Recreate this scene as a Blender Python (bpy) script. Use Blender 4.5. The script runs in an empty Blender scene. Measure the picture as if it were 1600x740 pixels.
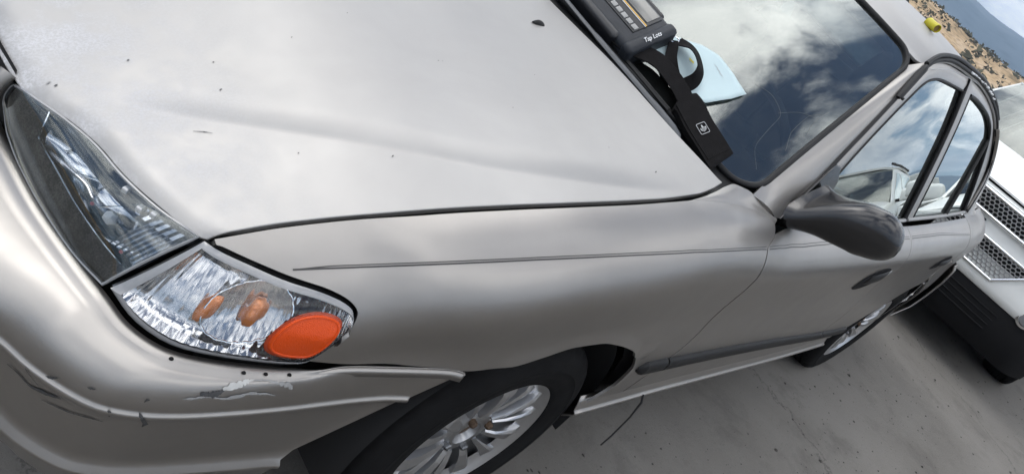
import bpy, bmesh, math, random
import numpy as np
from mathutils import Vector, Matrix
R = math.radians
rnd = random.Random(7)
C = bpy.context.scene.collection
S = bpy.context.scene

# ---------------------------------------------------------------- camera
cam = bpy.data.cameras.new('camera'); camo = bpy.data.objects.new('camera', cam); C.objects.link(camo)
CAM = (-.1933, -1.2490, 1.3377)
AZ, EL, ROLL, FPX = R(31.828), R(-28.460), R(37.467), 1159.5
_f = Vector((math.cos(EL)*math.cos(AZ), math.cos(EL)*math.sin(AZ), math.sin(EL)))
_r = _f.cross(Vector((0, 0, 1))).normalized(); _u = _r.cross(_f)
_right = math.cos(ROLL)*_r + math.sin(ROLL)*_u; _up = -math.sin(ROLL)*_r + math.cos(ROLL)*_u
camo.matrix_world = Matrix.Translation(CAM) @ Matrix((_right, _up, -_f)).transposed().to_4x4()
cam.sensor_fit = 'HORIZONTAL'; cam.sensor_width = 36; cam.lens = FPX/1600*36
cam.clip_start = .02; cam.clip_end = 20000
S.camera = camo

# ---------------------------------------------------------------- sky and sun
SUN_EL, SUN_AZ = R(60), R(110)          # direction towards the sun: azimuth from +X towards +Y
w = bpy.data.worlds.new('World'); S.world = w; w.use_nodes = True
nt = w.node_tree; nt.nodes.clear()
def N(nt, t, **k):
    n = nt.nodes.new(t)
    for a, b in k.items():
        if a.startswith('i_'):
            n.inputs[a[2:].replace('_', ' ')].default_value = b
        else: setattr(n, a, b)
    return n
def LK(nt, a, b): nt.links.new(a, b)
out = N(nt, 'ShaderNodeOutputWorld'); bg = N(nt, 'ShaderNodeBackground'); bg.inputs[1].default_value = .10
sky = N(nt, 'ShaderNodeTexSky', sky_type='NISHITA', sun_disc=False, sun_elevation=SUN_EL, sun_rotation=R(90)-SUN_AZ, air_density=1.0, dust_density=.6, ozone_density=3.0)
tc = N(nt, 'ShaderNodeTexCoord'); sp = N(nt, 'ShaderNodeSeparateXYZ'); LK(nt, tc.outputs['Generated'], sp.inputs[0])
zz = N(nt, 'ShaderNodeMath', operation='MAXIMUM'); LK(nt, sp.outputs[2], zz.inputs[0]); zz.inputs[1].default_value = 0
za = N(nt, 'ShaderNodeMath', operation='ADD'); LK(nt, zz.outputs[0], za.inputs[0]); za.inputs[1].default_value = .22
dv = N(nt, 'ShaderNodeVectorMath', operation='DIVIDE'); LK(nt, tc.outputs['Generated'], dv.inputs[0])
cz = N(nt, 'ShaderNodeCombineXYZ')
for i in range(3): LK(nt, za.outputs[0], cz.inputs[i])
LK(nt, cz.outputs[0], dv.inputs[1])
fl = N(nt, 'ShaderNodeVectorMath', operation='MULTIPLY'); LK(nt, dv.outputs[0], fl.inputs[0]); fl.inputs[1].default_value = (1, 1, .12)
of = N(nt, 'ShaderNodeVectorMath', operation='ADD'); LK(nt, fl.outputs[0], of.inputs[0]); of.inputs[1].default_value = (9.986, 6.77, .446)
n1 = N(nt, 'ShaderNodeTexNoise', i_Scale=2.3, i_Detail=9, i_Roughness=.58, i_Distortion=.35); LK(nt, of.outputs[0], n1.inputs['Vector'])
n2 = N(nt, 'ShaderNodeTexNoise', i_Scale=3.4, i_Detail=6, i_Roughness=.55); LK(nt, of.outputs[0], n2.inputs['Vector'])
mask = N(nt, 'ShaderNodeMapRange', interpolation_type='SMOOTHSTEP'); LK(nt, n1.outputs[0], mask.inputs[0])
mask.inputs[1].default_value = .41; mask.inputs[2].default_value = .56
cr_ = N(nt, 'ShaderNodeValToRGB'); LK(nt, n2.outputs[0], cr_.inputs[0])
cr_.color_ramp.elements[0].position = .33; cr_.color_ramp.elements[0].color = (.36, .38, .41, 1)
cr_.color_ramp.elements[1].position = .62; cr_.color_ramp.elements[1].color = (1, .99, .97, 1)
cs = N(nt, 'ShaderNodeVectorMath', operation='SCALE'); LK(nt, cr_.outputs[0], cs.inputs[0]); cs.inputs['Scale'].default_value = 40.0
ov = N(nt, 'ShaderNodeMath', operation='MULTIPLY_ADD'); LK(nt, zz.outputs[0], ov.inputs[0]); ov.inputs[1].default_value = .62; ov.inputs[2].default_value = .38   # overcast sky: zenith about three times the horizon
co_ = N(nt, 'ShaderNodeVectorMath', operation='SCALE'); LK(nt, cs.outputs[0], co_.inputs[0]); LK(nt, ov.outputs[0], co_.inputs['Scale']); cs = co_
mx = N(nt, 'ShaderNodeMix', data_type='RGBA'); LK(nt, mask.outputs[0], mx.inputs['Factor']); LK(nt, sky.outputs[0], mx.inputs[6]); LK(nt, cs.outputs[0], mx.inputs[7])
LK(nt, mx.outputs[2], bg.inputs[0]); LK(nt, bg.outputs[0], out.inputs[0])
sl = bpy.data.lights.new('sun', 'SUN'); sl.energy = .55; sl.angle = R(24); sl.color = (1, .96, .90)
so = bpy.data.objects.new('sun', sl); C.objects.link(so)
so.rotation_euler = Vector((math.cos(SUN_EL)*math.cos(SUN_AZ), math.cos(SUN_EL)*math.sin(SUN_AZ), math.sin(SUN_EL))).to_track_quat('Z', 'Y').to_euler()
so.location = (0, 0, 30)
S.view_settings.view_transform = 'Standard'; S.view_settings.look = 'None'; S.view_settings.gamma = 1
S.view_settings.use_curve_mapping = False; S.view_settings.exposure = .17
S.cycles.max_bounces = 8; S.cycles.transparent_max_bounces = 24; S.cycles.glossy_bounces = 5

# ---------------------------------------------------------------- materials
MT = {}
def mat(name):
    m = bpy.data.materials.new(name); m.use_nodes = True; MT[name] = m
    return m, m.node_tree, m.node_tree.nodes['Principled BSDF']
def simple(name, col, rough=.5, metal=0, coat=0, spec=.5, bump=0, bscale=60, var=0, vscale=8, rvar=0):
    m, t, p = mat(name)
    p.inputs['Base Color'].default_value = (*col, 1); p.inputs['Roughness'].default_value = rough
    p.inputs['Metallic'].default_value = metal; p.inputs['Coat Weight'].default_value = coat; p.inputs['Coat Roughness'].default_value = .08
    p.inputs['Specular IOR Level'].default_value = spec
    co = N(t, 'ShaderNodeTexCoord')
    if var or rvar:
        n = N(t, 'ShaderNodeTexNoise', i_Scale=vscale, i_Detail=6, i_Roughness=.65); LK(t, co.outputs['Object'], n.inputs['Vector'])
        if var:
            mr = N(t, 'ShaderNodeMapRange'); LK(t, n.outputs[0], mr.inputs[0]); mr.inputs[1].default_value = .3; mr.inputs[2].default_value = .7
            mr.inputs[3].default_value = 1-var; mr.inputs[4].default_value = 1+var
            sc = N(t, 'ShaderNodeVectorMath', operation='SCALE'); sc.inputs[0].default_value = col; LK(t, mr.outputs[0], sc.inputs['Scale']); LK(t, sc.outputs[0], p.inputs['Base Color'])
        if rvar:
            mr = N(t, 'ShaderNodeMapRange'); LK(t, n.outputs[0], mr.inputs[0]); mr.inputs[1].default_value = .3; mr.inputs[2].default_value = .7
            mr.inputs[3].default_value = max(.02, rough-rvar); mr.inputs[4].default_value = rough+rvar; LK(t, mr.outputs[0], p.inputs['Roughness'])
    if bump:
        n = N(t, 'ShaderNodeTexNoise', i_Scale=bscale, i_Detail=5); LK(t, co.outputs['Object'], n.inputs['Vector'])
        b = N(t, 'ShaderNodeBump'); b.inputs['Strength'].default_value = bump; b.inputs['Distance'].default_value = .002
        LK(t, n.outputs[0], b.inputs['Height']); LK(t, b.outputs[0], p.inputs['Normal'])
    return m
def paint(name, col, metal, rough, worn):
    """car paint: metallic base, thin dusty film, and where worn a chalky peeling clear coat"""
    m, t, p = mat(name)
    co = N(t, 'ShaderNodeTexCoord')
    nl = N(t, 'ShaderNodeTexNoise', i_Scale=2.6, i_Detail=5, i_Roughness=.6, i_Distortion=.4); LK(t, co.outputs['Object'], nl.inputs['Vector'])
    nf = N(t, 'ShaderNodeTexNoise', i_Scale=260, i_Detail=4, i_Roughness=.7); LK(t, co.outputs['Object'], nf.inputs['Vector'])
    nm = N(t, 'ShaderNodeTexNoise', i_Scale=14, i_Detail=6, i_Roughness=.65); LK(t, co.outputs['Object'], nm.inputs['Vector'])
    c = N(t, 'ShaderNodeValToRGB'); LK(t, nl.outputs[0], c.inputs[0])
    c.color_ramp.elements[0].position = .3; c.color_ramp.elements[0].color = (*[v*.93 for v in col], 1)
    c.color_ramp.elements[1].position = .7; c.color_ramp.elements[1].color = (*[min(1, v*1.06) for v in col], 1)
    p.inputs['Metallic'].default_value = metal
    rr = N(t, 'ShaderNodeMapRange'); LK(t, nm.outputs[0], rr.inputs[0]); rr.inputs[1].default_value = .3; rr.inputs[2].default_value = .7
    rr.inputs[3].default_value = rough-.02; rr.inputs[4].default_value = rough+.03
    if worn:
        sp_ = N(t, 'ShaderNodeSeparateXYZ'); LK(t, co.outputs['Object'], sp_.inputs[0])
        fx = N(t, 'ShaderNodeMapRange', interpolation_type='SMOOTHSTEP'); LK(t, sp_.outputs[0], fx.inputs[0]); fx.inputs[1].default_value = .44; fx.inputs[2].default_value = .10
        fm = N(t, 'ShaderNodeMapRange'); LK(t, nm.outputs[0], fm.inputs[0]); fm.inputs[1].default_value = .40; fm.inputs[2].default_value = .62
        a = N(t, 'ShaderNodeMath', operation='MULTIPLY'); LK(t, fx.outputs[0], a.inputs[0]); LK(t, fm.outputs[0], a.inputs[1])
        fp = N(t, 'ShaderNodeMapRange'); LK(t, nf.outputs[0], fp.inputs[0]); fp.inputs[1].default_value = .42; fp.inputs[2].default_value = .58
        fb = N(t, 'ShaderNodeMath', operation='MULTIPLY_ADD'); LK(t, fp.outputs[0], fb.inputs[0]); fb.inputs[1].default_value = .55; fb.inputs[2].default_value = .25
        b = N(t, 'ShaderNodeMath', operation='MULTIPLY'); LK(t, a.outputs[0], b.inputs[0]); LK(t, fb.outputs[0], b.inputs[1])
        cm = N(t, 'ShaderNodeMix', data_type='RGBA'); LK(t, b.outputs[0], cm.inputs['Factor']); LK(t, c.outputs[0], cm.inputs[6]); cm.inputs[7].default_value = (.56, .56, .58, 1)
        LK(t, cm.outputs[2], p.inputs['Base Color'])
        mm = N(t, 'ShaderNodeMapRange'); LK(t, b.outputs[0], mm.inputs[0]); mm.inputs[3].default_value = metal; mm.inputs[4].default_value = 0; LK(t, mm.outputs[0], p.inputs['Metallic'])
        ra = N(t, 'ShaderNodeMath', operation='MULTIPLY_ADD'); LK(t, b.outputs[0], ra.inputs[0]); ra.inputs[1].default_value = .4; LK(t, rr.outputs[0], ra.inputs[2]); LK(t, ra.outputs[0], p.inputs['Roughness'])
    else:
        LK(t, c.outputs[0], p.inputs['Base Color']); LK(t, rr.outputs[0], p.inputs['Roughness'])
    p.inputs['Coat Weight'].default_value = .35 if not worn else .12; p.inputs['Coat Roughness'].default_value = .14
    bp = N(t, 'ShaderNodeBump'); bp.inputs['Strength'].default_value = .10; bp.inputs['Distance'].default_value = .0006
    LK(t, nf.outputs[0], bp.inputs['Height']); LK(t, bp.outputs[0], p.inputs['Normal'])
    return m
def thin_glass(name, tint, refl=1.0, rough=.0, ior=1.5, dirt=.02, boost=2.0):
    m, t, p = mat(name); t.nodes.remove(p); o = t.nodes['Material Output']
    tr = N(t, 'ShaderNodeBsdfTransparent'); tr.inputs[0].default_value = (*tint, 1)
    gl = N(t, 'ShaderNodeBsdfGlossy'); gl.inputs['Roughness'].default_value = rough; gl.inputs[0].default_value = (refl*.95, refl, refl*.98, 1)
    fr = N(t, 'ShaderNodeFresnel'); fr.inputs[0].default_value = ior
    mu = N(t, 'ShaderNodeMath', operation='MULTIPLY', use_clamp=True); LK(t, fr.outputs[0], mu.inputs[0]); mu.inputs[1].default_value = boost
    mxs = N(t, 'ShaderNodeMixShader'); LK(t, mu.outputs[0], mxs.inputs[0]); LK(t, tr.outputs[0], mxs.inputs[1]); LK(t, gl.outputs[0], mxs.inputs[2])
    df = N(t, 'ShaderNodeBsdfDiffuse'); df.inputs[0].default_value = (.6, .6, .58, 1)
    co = N(t, 'ShaderNodeTexCoord'); n = N(t, 'ShaderNodeTexNoise', i_Scale=30, i_Detail=7, i_Roughness=.7); LK(t, co.outputs['Object'], n.inputs['Vector'])
    mr = N(t, 'ShaderNodeMapRange'); LK(t, n.outputs[0], mr.inputs[0]); mr.inputs[1].default_value = .4; mr.inputs[2].default_value = .75; mr.inputs[3].default_value = dirt*.4; mr.inputs[4].default_value = dirt*2
    m2 = N(t, 'ShaderNodeMixShader'); LK(t, mr.outputs[0], m2.inputs[0]); LK(t, mxs.outputs[0], m2.inputs[1]); LK(t, df.outputs[0], m2.inputs[2])
    LK(t, m2.outputs[0], o.inputs[0])
    return m
paint('silver', (.324, .308, .293), 1.0, .42, False)
paint('silver_hood', (.358, .350, .343), .8, .50, True)
paint('white_paint', (.78, .79, .77), 0, .32, False)
simple('primer', (.045, .046, .048), .62, var=.2, vscale=30)
simple('bare_scrape', (.42, .42, .41), .5, var=.15, vscale=40)
simple('black_plastic', (.013, .013, .014), .5, spec=.25, bump=.15, bscale=300, var=.25, vscale=25)
simple('matte_black', (.010, .010, .011), .8, spec=.15)
simple('crack_line', (.12, .13, .13), .4)
simple('dark_liner', (.010, .010, .011), .9)
simple('rubber', (.012, .012, .013), .55, spec=.25, var=.3, vscale=20, bump=.1, bscale=200)
simple('tyre_rubber', (.009, .009, .0095), .85, spec=.10, var=.25, vscale=12, bump=.2, bscale=160)
simple('mirror_shell', (.045, .045, .047), .26, metal=.9, coat=.35)
simple('chrome', (.86, .87, .88), .07, metal=1)
simple('reflector_chrome', (.52, .53, .55), .10, metal=1)
simple('smoke_chrome', (.16, .165, .175), .16, metal=.9)
m, t, p = mat('bezel_dark')
co = N(t, 'ShaderNodeTexCoord'); mp_ = N(t, 'ShaderNodeMapping'); mp_.inputs['Scale'].default_value = (12, 420, 420); LK(t, co.outputs['Object'], mp_.inputs[0])
n_ = N(t, 'ShaderNodeTexNoise', i_Scale=1.0, i_Detail=4, i_Roughness=.6); LK(t, mp_.outputs[0], n_.inputs['Vector'])
n3 = N(t, 'ShaderNodeTexNoise', i_Scale=26, i_Detail=3); LK(t, co.outputs['Object'], n3.inputs['Vector'])
mu_ = N(t, 'ShaderNodeMath', operation='MULTIPLY'); LK(t, n_.outputs[0], mu_.inputs[0]); LK(t, n3.outputs[0], mu_.inputs[1])
r_ = N(t, 'ShaderNodeValToRGB'); LK(t, mu_.outputs[0], r_.inputs[0]); r_.color_ramp.elements[0].position = .20; r_.color_ramp.elements[0].color = (.020, .020, .023, 1); r_.color_ramp.elements[1].position = .40; r_.color_ramp.elements[1].color = (.16, .155, .15, 1)
LK(t, r_.outputs[0], p.inputs['Base Color']); p.inputs['Roughness'].default_value = .38; p.inputs['Metallic'].default_value = .35
simple('alloy', (.52, .525, .54), .28, metal=.95)
simple('alloy_dark', (.22, .225, .235), .38, metal=.85, var=.2, vscale=18)
simple('alloy_mid', (.36, .365, .375), .36, metal=.95)
simple('reflector_smoke', (.46, .47, .49), .09, metal=1)
simple('lamp_satin', (.24, .27, .32), .20, metal=.8)  # blue-grey also used for the painted sky reflection along the headlight top
simple('rust_metal', (.10, .065, .042), .6, metal=.5, var=.4, vscale=80)
simple('lamp_frame', (.22, .225, .235), .25, coat=.5, spec=.6, var=.12, vscale=40)
simple('wiper_grey', (.070, .074, .082), .45, var=.2, vscale=30)
simple('webbing', (.008, .0075, .008), .9, spec=.12, bump=.5, bscale=700, var=.2, vscale=60)
simple('device_rubber', (.020, .023, .029), .48, spec=.3, bump=.1, bscale=300, var=.2, vscale=40)
simple('device_panel', (.011, .012, .015), .35)
simple('device_screen', (.13, .128, .12), .18, coat=.6)
simple('key_grey', (.26, .26, .255), .5)
simple('gold_strip', (.55, .32, .05), .4)
simple('print_white', (.75, .76, .77), .6)
simple('print_grey', (.42, .43, .44), .6)
simple('paper_blue', (.44, .55, .575), .7, var=.03, vscale=15)
simple('yellow_plastic', (.50, .44, .015), .42, var=.08, vscale=60)
simple('brown_core', (.24, .16, .06), .7)
simple('interior', (.022, .021, .021), .8, var=.2, vscale=10)
simple('interior_seat', (.05, .048, .047), .85, bump=.3, bscale=250)
simple('stripe', (.035, .033, .033), .45)
simple('red_plastic', (.40, .03, .03), .4)
simple('lip_grey', (.26, .26, .26), .42, var=.12, vscale=50)
simple('engine_bay', (.02, .02, .02), .8)
thin_glass('windshield_glass', (.34, .45, .48), 1.0, ior=1.62, dirt=.012, boost=2.5)
thin_glass('side_glass', (.26, .33, .33), 1.0, ior=1.85, dirt=.02)
thin_glass('lamp_glass', (.93, .95, .97), 1.0, ior=1.5, rough=.02, dirt=.03)
thin_glass('suv_glass', (.22, .26, .25), 1.0, ior=1.6, dirt=.03)
m, t, p = mat('amber')
p.inputs['Base Color'].default_value = (.62, .062, .002, 1); p.inputs['Roughness'].default_value = .35; p.inputs['Coat Weight'].default_value = .15; p.inputs['Specular IOR Level'].default_value = .3
co = N(t, 'ShaderNodeTexCoord'); vo = N(t, 'ShaderNodeTexVoronoi', i_Scale=700); LK(t, co.outputs['Object'], vo.inputs['Vector'])
b = N(t, 'ShaderNodeBump'); b.inputs['Strength'].default_value = .6; b.inputs['Distance'].default_value = .001; LK(t, vo.outputs['Distance'], b.inputs['Height']); LK(t, b.outputs[0], p.inputs['Normal'])
m, t, p = mat('amber_bulb_and_reflection')
p.inputs['Base Color'].default_value = (.60, .17, .008, 1); p.inputs['Roughness'].default_value = .12; p.inputs['Metallic'].default_value = .3; p.inputs['Coat Weight'].default_value = .8
# weathered headlight lens: clear, with a belt of fine horizontal scratches
m = thin_glass('headlight_glass', (.90, .93, .96), 1.0, ior=1.55, rough=.0, dirt=.006)
m, t, p = mat('ribbed_glass')
p.inputs['Base Color'].default_value = (1, 1, 1, 1); p.inputs['Transmission Weight'].default_value = 1; p.inputs['Roughness'].default_value = .02; p.inputs['IOR'].default_value = 1.47

# ---------------------------------------------------------------- mesh helpers
WO = {}
def tag(o, label, cat, group=None, kind=None):
    if label: o['label'] = label
    if cat: o['category'] = cat
    if group: o['group'] = group
    if kind: o['kind'] = kind
    return o
def empty(name, loc, label, cat, group=None, rz=0):
    o = bpy.data.objects.new(name, None); C.objects.link(o); o.location = loc; o.rotation_euler = (0, 0, rz)
    WO[o.name] = Vector(loc); tag(o, label, cat, group); return o
def link(name, me, parent=None):
    o = bpy.data.objects.new(name, me); C.objects.link(o)
    if parent is not None:
        o.parent = parent; o.location = -WO.get(parent.name, Vector((0, 0, 0)))
    WO[o.name] = Vector((0, 0, 0)); return o
def mk(name, V, F, m, parent=None, smooth=True, sharp=None, kind=None):
    me = bpy.data.meshes.new(name); me.from_pydata([tuple(map(float, v)) for v in V], [], F); me.update()
    if smooth:
        me.polygons.foreach_set('use_smooth', [True]*len(me.polygons))
        if sharp: me.set_sharp_from_angle(angle=R(sharp))
    if m: me.materials.append(MT[m] if isinstance(m, str) else m)
    o = link(name, me, parent)
    if kind: o['kind'] = kind
    return o
def gridfaces(nu, nv, off=0, closeu=False):
    F = []
    for i in range(nu-1 if not closeu else nu):
        for j in range(nv-1):
            a = off+i*nv+j; b = off+((i+1) % nu)*nv+j
            F.append((a, b, b+1, a+1))
    return F
def orient(V, F, d):
    V = np.array(V, float); s = 0
    for f in F[::max(1, len(F)//60)]:
        a, b, c = V[f[0]], V[f[1]], V[f[2]]
        s += np.dot(np.cross(b-a, c-a), d)
    return F if s > 0 else [tuple(reversed(f)) for f in F]
def solid(o, th, bev=.0018, off=-1):
    s = o.modifiers.new('thick', 'SOLIDIFY'); s.thickness = th; s.offset = off
    if bev:
        b = o.modifiers.new('edge', 'BEVEL'); b.width = bev; b.segments = 2; b.limit_method = 'ANGLE'; b.angle_limit = R(50); b.harden_normals = True
    return o
def grid(name, P, m, parent=None, out=None, th=0, bev=.0018, closeu=False):
    P = np.array(P, float); nu, nv = P.shape[:2]
    V = P.reshape(-1, 3); F = gridfaces(nu, nv, 0, closeu)
    if out is not None: F = orient(V, F, np.array(out, float))
    o = mk(name, V, F, m, parent)
    if th: solid(o, th, bev)
    return o
def tube(name, pts, r, m, parent=None, n=8, caps=True, flat=None, join=None):
    pts = [Vector(p) for p in pts]; V = []; k = len(pts); nx = None
    for i, p in enumerate(pts):
        d = (pts[min(i+1, k-1)]-pts[max(i-1, 0)]).normalized()
        if nx is None:
            nx = d.cross(Vector((0, 0, 1)) if abs(d.z) < .9 else Vector((1, 0, 0))).normalized()
        nx = (nx-d*nx.dot(d)).normalized(); ny = d.cross(nx)
        rr = r[i] if hasattr(r, '__len__') else r
        for a in range(n):
            t = 2*math.pi*a/n
            V.append(p+nx*math.cos(t)*rr+ny*math.sin(t)*rr*(flat or 1))
    F = []
    for i in range(k-1):
        for a in range(n):
            F.append((i*n+a, i*n+(a+1) % n, (i+1)*n+(a+1) % n, (i+1)*n+a))
    if caps: F.append(tuple(reversed(range(n)))); F.append(tuple(range((k-1)*n, k*n)))
    if join is not None:
        off = len(join[0]); join[0].extend(V); join[1].extend([tuple(x+off for x in f) for f in F]); return
    return mk(name, V, F, m, parent, sharp=50)
def ribbon(name, pts, width, sides, m, parent=None, th=.002):
    """flat strap along pts; sides = width directions"""
    P = []
    for p, s_ in zip(pts, sides):
        p = Vector(p); s_ = Vector(s_).normalized()*width/2
        P.append([p-s_, p, p+s_])
    o = grid(name, [[tuple(v) for v in row] for row in P], m, parent); solid(o, th, 0, 0); return o
def box(name, c, d, m, parent=None, bev=.006, rot=None, seg=3):
    bm = bmesh.new(); bmesh.ops.create_cube(bm, size=1)
    bmesh.ops.scale(bm, vec=d, verts=bm.verts)
    if bev: bmesh.ops.bevel(bm, geom=bm.edges[:], offset=bev, segments=seg, affect='EDGES', profile=.5)
    if rot is not None: bmesh.ops.transform(bm, matrix=rot.to_4x4(), verts=bm.verts)
    bmesh.ops.translate(bm, vec=c, verts=bm.verts)
    me = bpy.data.meshes.new(name); bm.to_mesh(me); bm.free()
    me.polygons.foreach_set('use_smooth', [True]*len(me.polygons)); me.set_sharp_from_angle(angle=R(40))
    me.materials.append(MT[m]); return link(name, me, parent)
def boxes(lst):
    V, F = [], []
    for (x0, x1, y0, y1, z0, z1) in lst:
        o = len(V); V += [(x, y, z) for x in (x0, x1) for y in (y0, y1) for z in (z0, z1)]
        F += [tuple(o+i for i in f) for f in ((0, 1, 3, 2), (4, 6, 7, 5), (0, 4, 5, 1), (2, 3, 7, 6), (0, 2, 6, 4), (1, 5, 7, 3))]
    return V, F
def crspline(pts, n):
    """n points evenly spread along a Catmull-Rom curve through pts"""
    P = np.array(pts, float); k = len(P); O = []
    for i in range(k-1):
        p0 = P[max(i-1, 0)]; p1 = P[i]; p2 = P[i+1]; p3 = P[min(i+2, k-1)]
        for t in np.linspace(0, 1, 12, endpoint=False):
            O.append(.5*((2*p1)+(-p0+p2)*t+(2*p0-5*p1+4*p2-p3)*t*t+(-p0+3*p1-3*p2+p3)*t**3))
    O.append(P[-1]); O = np.array(O)
    L = np.concatenate([[0], np.cumsum(np.linalg.norm(np.diff(O, axis=0), axis=1))])
    u = np.linspace(0, L[-1], n)
    return np.stack([np.interp(u, L, O[:, j]) for j in range(O.shape[1])], 1)
def keyed(keys, n):
    """rows of values, interpolated smoothly over the row index"""
    K = np.array(keys, float); f = [pch(range(len(K)), K[:, j]) for j in range(K.shape[1])]
    return np.array([[g(t) for g in f] for t in np.linspace(0, len(K)-1, n)])
def disc(name, outline, func, m, parent=None, rings=10, center=None, out=None, th=0, kmin=0.0):
    """surface patch bounded by a closed outline in a 2-D domain"""
    Q = np.array(outline, float); c = np.array(center if center is not None else Q.mean(0)); V = []; n = len(Q)
    ks = np.linspace(1, kmin, rings+1)
    for k in (ks[:-1] if kmin == 0 else ks):
        for q in Q: V.append(func(*(c+(q-c)*k)))
    nr = rings if kmin == 0 else rings+1; F = []
    for i in range(nr-1):
        for j in range(n): F.append((i*n+j, i*n+(j+1) % n, (i+1)*n+(j+1) % n, (i+1)*n+j))
    if kmin == 0:
        V.append(func(*c)); e = len(V)-1
        for j in range(n): F.append(((nr-1)*n+j, (nr-1)*n+(j+1) % n, e))
    if out is not None: F = orient(V, F, np.array(out, float))
    o = mk(name, V, F, m, parent)
    if th: solid(o, th, 0)
    return o
def roundrect(x0, x1, y0, y1, r, n=6):
    P = []
    for cx, cy, a0 in ((x1-r[2], y1-r[2], 0), (x0+r[3], y1-r[3], 90), (x0+r[0], y0+r[0], 180), (x1-r[1], y0+r[1], 270)):
        k = {0: r[2], 90: r[3], 180: r[0], 270: r[1]}[a0]
        for i in range(n+1):
            a = R(a0+90*i/n); P.append((cx+k*math.cos(a), cy+k*math.sin(a)))
    return P
def dens(P, step, closed=True):
    P = [np.array(p, float) for p in P]; O = []
    m_ = len(P) if closed else len(P)-1
    for i in range(m_):
        a, b = P[i], P[(i+1) % len(P)]; k = max(1, int(np.linalg.norm(b-a)/step))
        for t in range(k): O.append(a+(b-a)*t/k)
    if not closed: O.append(P[-1])
    return O
def lathe(name, prof, m, parent=None, n=48, axis='Y', c=(0, 0, 0), sharp=40, a0=0, a1=360):
    V = []; k = len(prof); full = abs(a1-a0) >= 360
    nn = n if full else n+1
    for i in range(nn):
        a = R(a0+(a1-a0)*i/n)
        for (r, h) in prof:
            if axis == 'Y': V.append((c[0]+r*math.cos(a), c[1]+h, c[2]+r*math.sin(a)))
            elif axis == 'X': V.append((c[0]+h, c[1]+r*math.cos(a), c[2]+r*math.sin(a)))
            else: V.append((c[0]+r*math.cos(a), c[1]+r*math.sin(a), c[2]+h))
    F = gridfaces(nn, k, 0, full)
    return mk(name, V, F, m, parent, sharp=sharp)
def copytree(o, parent=None):
    c = o.copy(); C.objects.link(c); c.parent = parent
    for ch in o.children: copytree(ch, c)
    return c
def pch(xs,ys):
    xs=np.array(xs,float);ys=np.array(ys,float);h=np.diff(xs);d=np.diff(ys)/h
    m=np.zeros(len(xs));m[0]=d[0];m[-1]=d[-1]
    for i in range(1,len(xs)-1):
        if d[i-1]*d[i]>0:
            w1=2*h[i]+h[i-1];w2=h[i]+2*h[i-1];m[i]=(w1+w2)/(w1/d[i-1]+w2/d[i])
    def f(x):
        if x<=xs[0]:return float(ys[0]+m[0]*(x-xs[0]))
        if x>=xs[-1]:return float(ys[-1]+m[-1]*(x-xs[-1]))
        i=int(np.searchsorted(xs,x)-1);i=min(max(i,0),len(h)-1)
        t=(x-xs[i])/h[i]
        return float((2*t**3-3*t*t+1)*ys[i]+(t**3-2*t*t+t)*h[i]*m[i]+(3*t*t-2*t**3)*ys[i+1]+(t**3-t*t)*h[i]*m[i+1])
    return f
# half width of the body side at mid height, and the upper edge of the side (hood gap, then belt line)
base=pch([.10,.25,.36,.41,.50,.60,.67,.87,1.05,1.3,2.3,3.0,3.4,3.8,4.05,4.2,4.28],[.60,.690,.742,.757,.779,.803,.815,.834,.842,.846,.850,.846,.838,.81,.765,.70,.62])
_E=np.array([(.20,.612,.672),(.252,.624,.694),(.317,.629,.717),(.379,.639,.740),(.46,.656,.770),(.554,.671,.798),(.663,.685,.823),(.784,.703,.851),(.934,.716,.877),(1.022,.721,.892),(1.104,.725,.904),(1.2,.730,.907),(1.31,.737,.900),(1.40,.745,.890),(1.53,.755,.875),(2.0,.757,.880),(2.55,.751,.896),(3.0,.742,.918),(3.36,.730,.937),(3.7,.70,.945),(4.1,.63,.93),(4.28,.50,.91)])
yE=pch(_E[:,0],_E[:,1]);zE=pch(_E[:,0],_E[:,2])
ZM=.58
NX=pch([.42,.50,.7,.9,3.0,3.6],[2.7,2.5,2.4,2.4,2.4,2.4])
ZX=pch([.36,.42,.50,.60,.75,.9,1.3,3.2,3.8],[.58,.585,.650,.703,.742,.762,.772,.785,.76])
HS=pch([.42,.55,.8,1.2,1.6,3.2,4.0],[.12,.125,.125,.12,.105,.11,.13])
def _g(v,n=2.0,v0=.035):
    f=lambda q:(1-(1-q)**n)**(1/n)
    return (f(v0+(1-v0)*v)-f(v0))/(1-f(v0))
def W(x,z):
    """body side: flat shoulder shelf, tight roll, near-vertical flank, tucked sill"""
    b=base(x);ze=zE(x);dy=b-yE(x)
    k=sm((x-.42)/.10)
    z1=min(.58,ze-.11);z2=ze-HS(x)
    def old():
        if z>z1:return b-dy*min((z-z1)/(ze-z1),1.25)**2.7
        return b-.030*(max(0,min(z1,.58)-z)/.3)**2
    def new():
        if z>z2:
            v=(ze-z)/(ze-z2)
            return yE(x)+dy*_g(v) if v>0 else yE(x)+v*dy*2
        if z>.55:return b-.006*math.sin(math.pi*(z2-z)/(z2-.55))**2
        return b-.030*(max(0,.58-z)/.3)**2
    if k<=0:return -old()
    if k>=1:return -new()
    return -(old()*(1-k)+new()*k)
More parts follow.
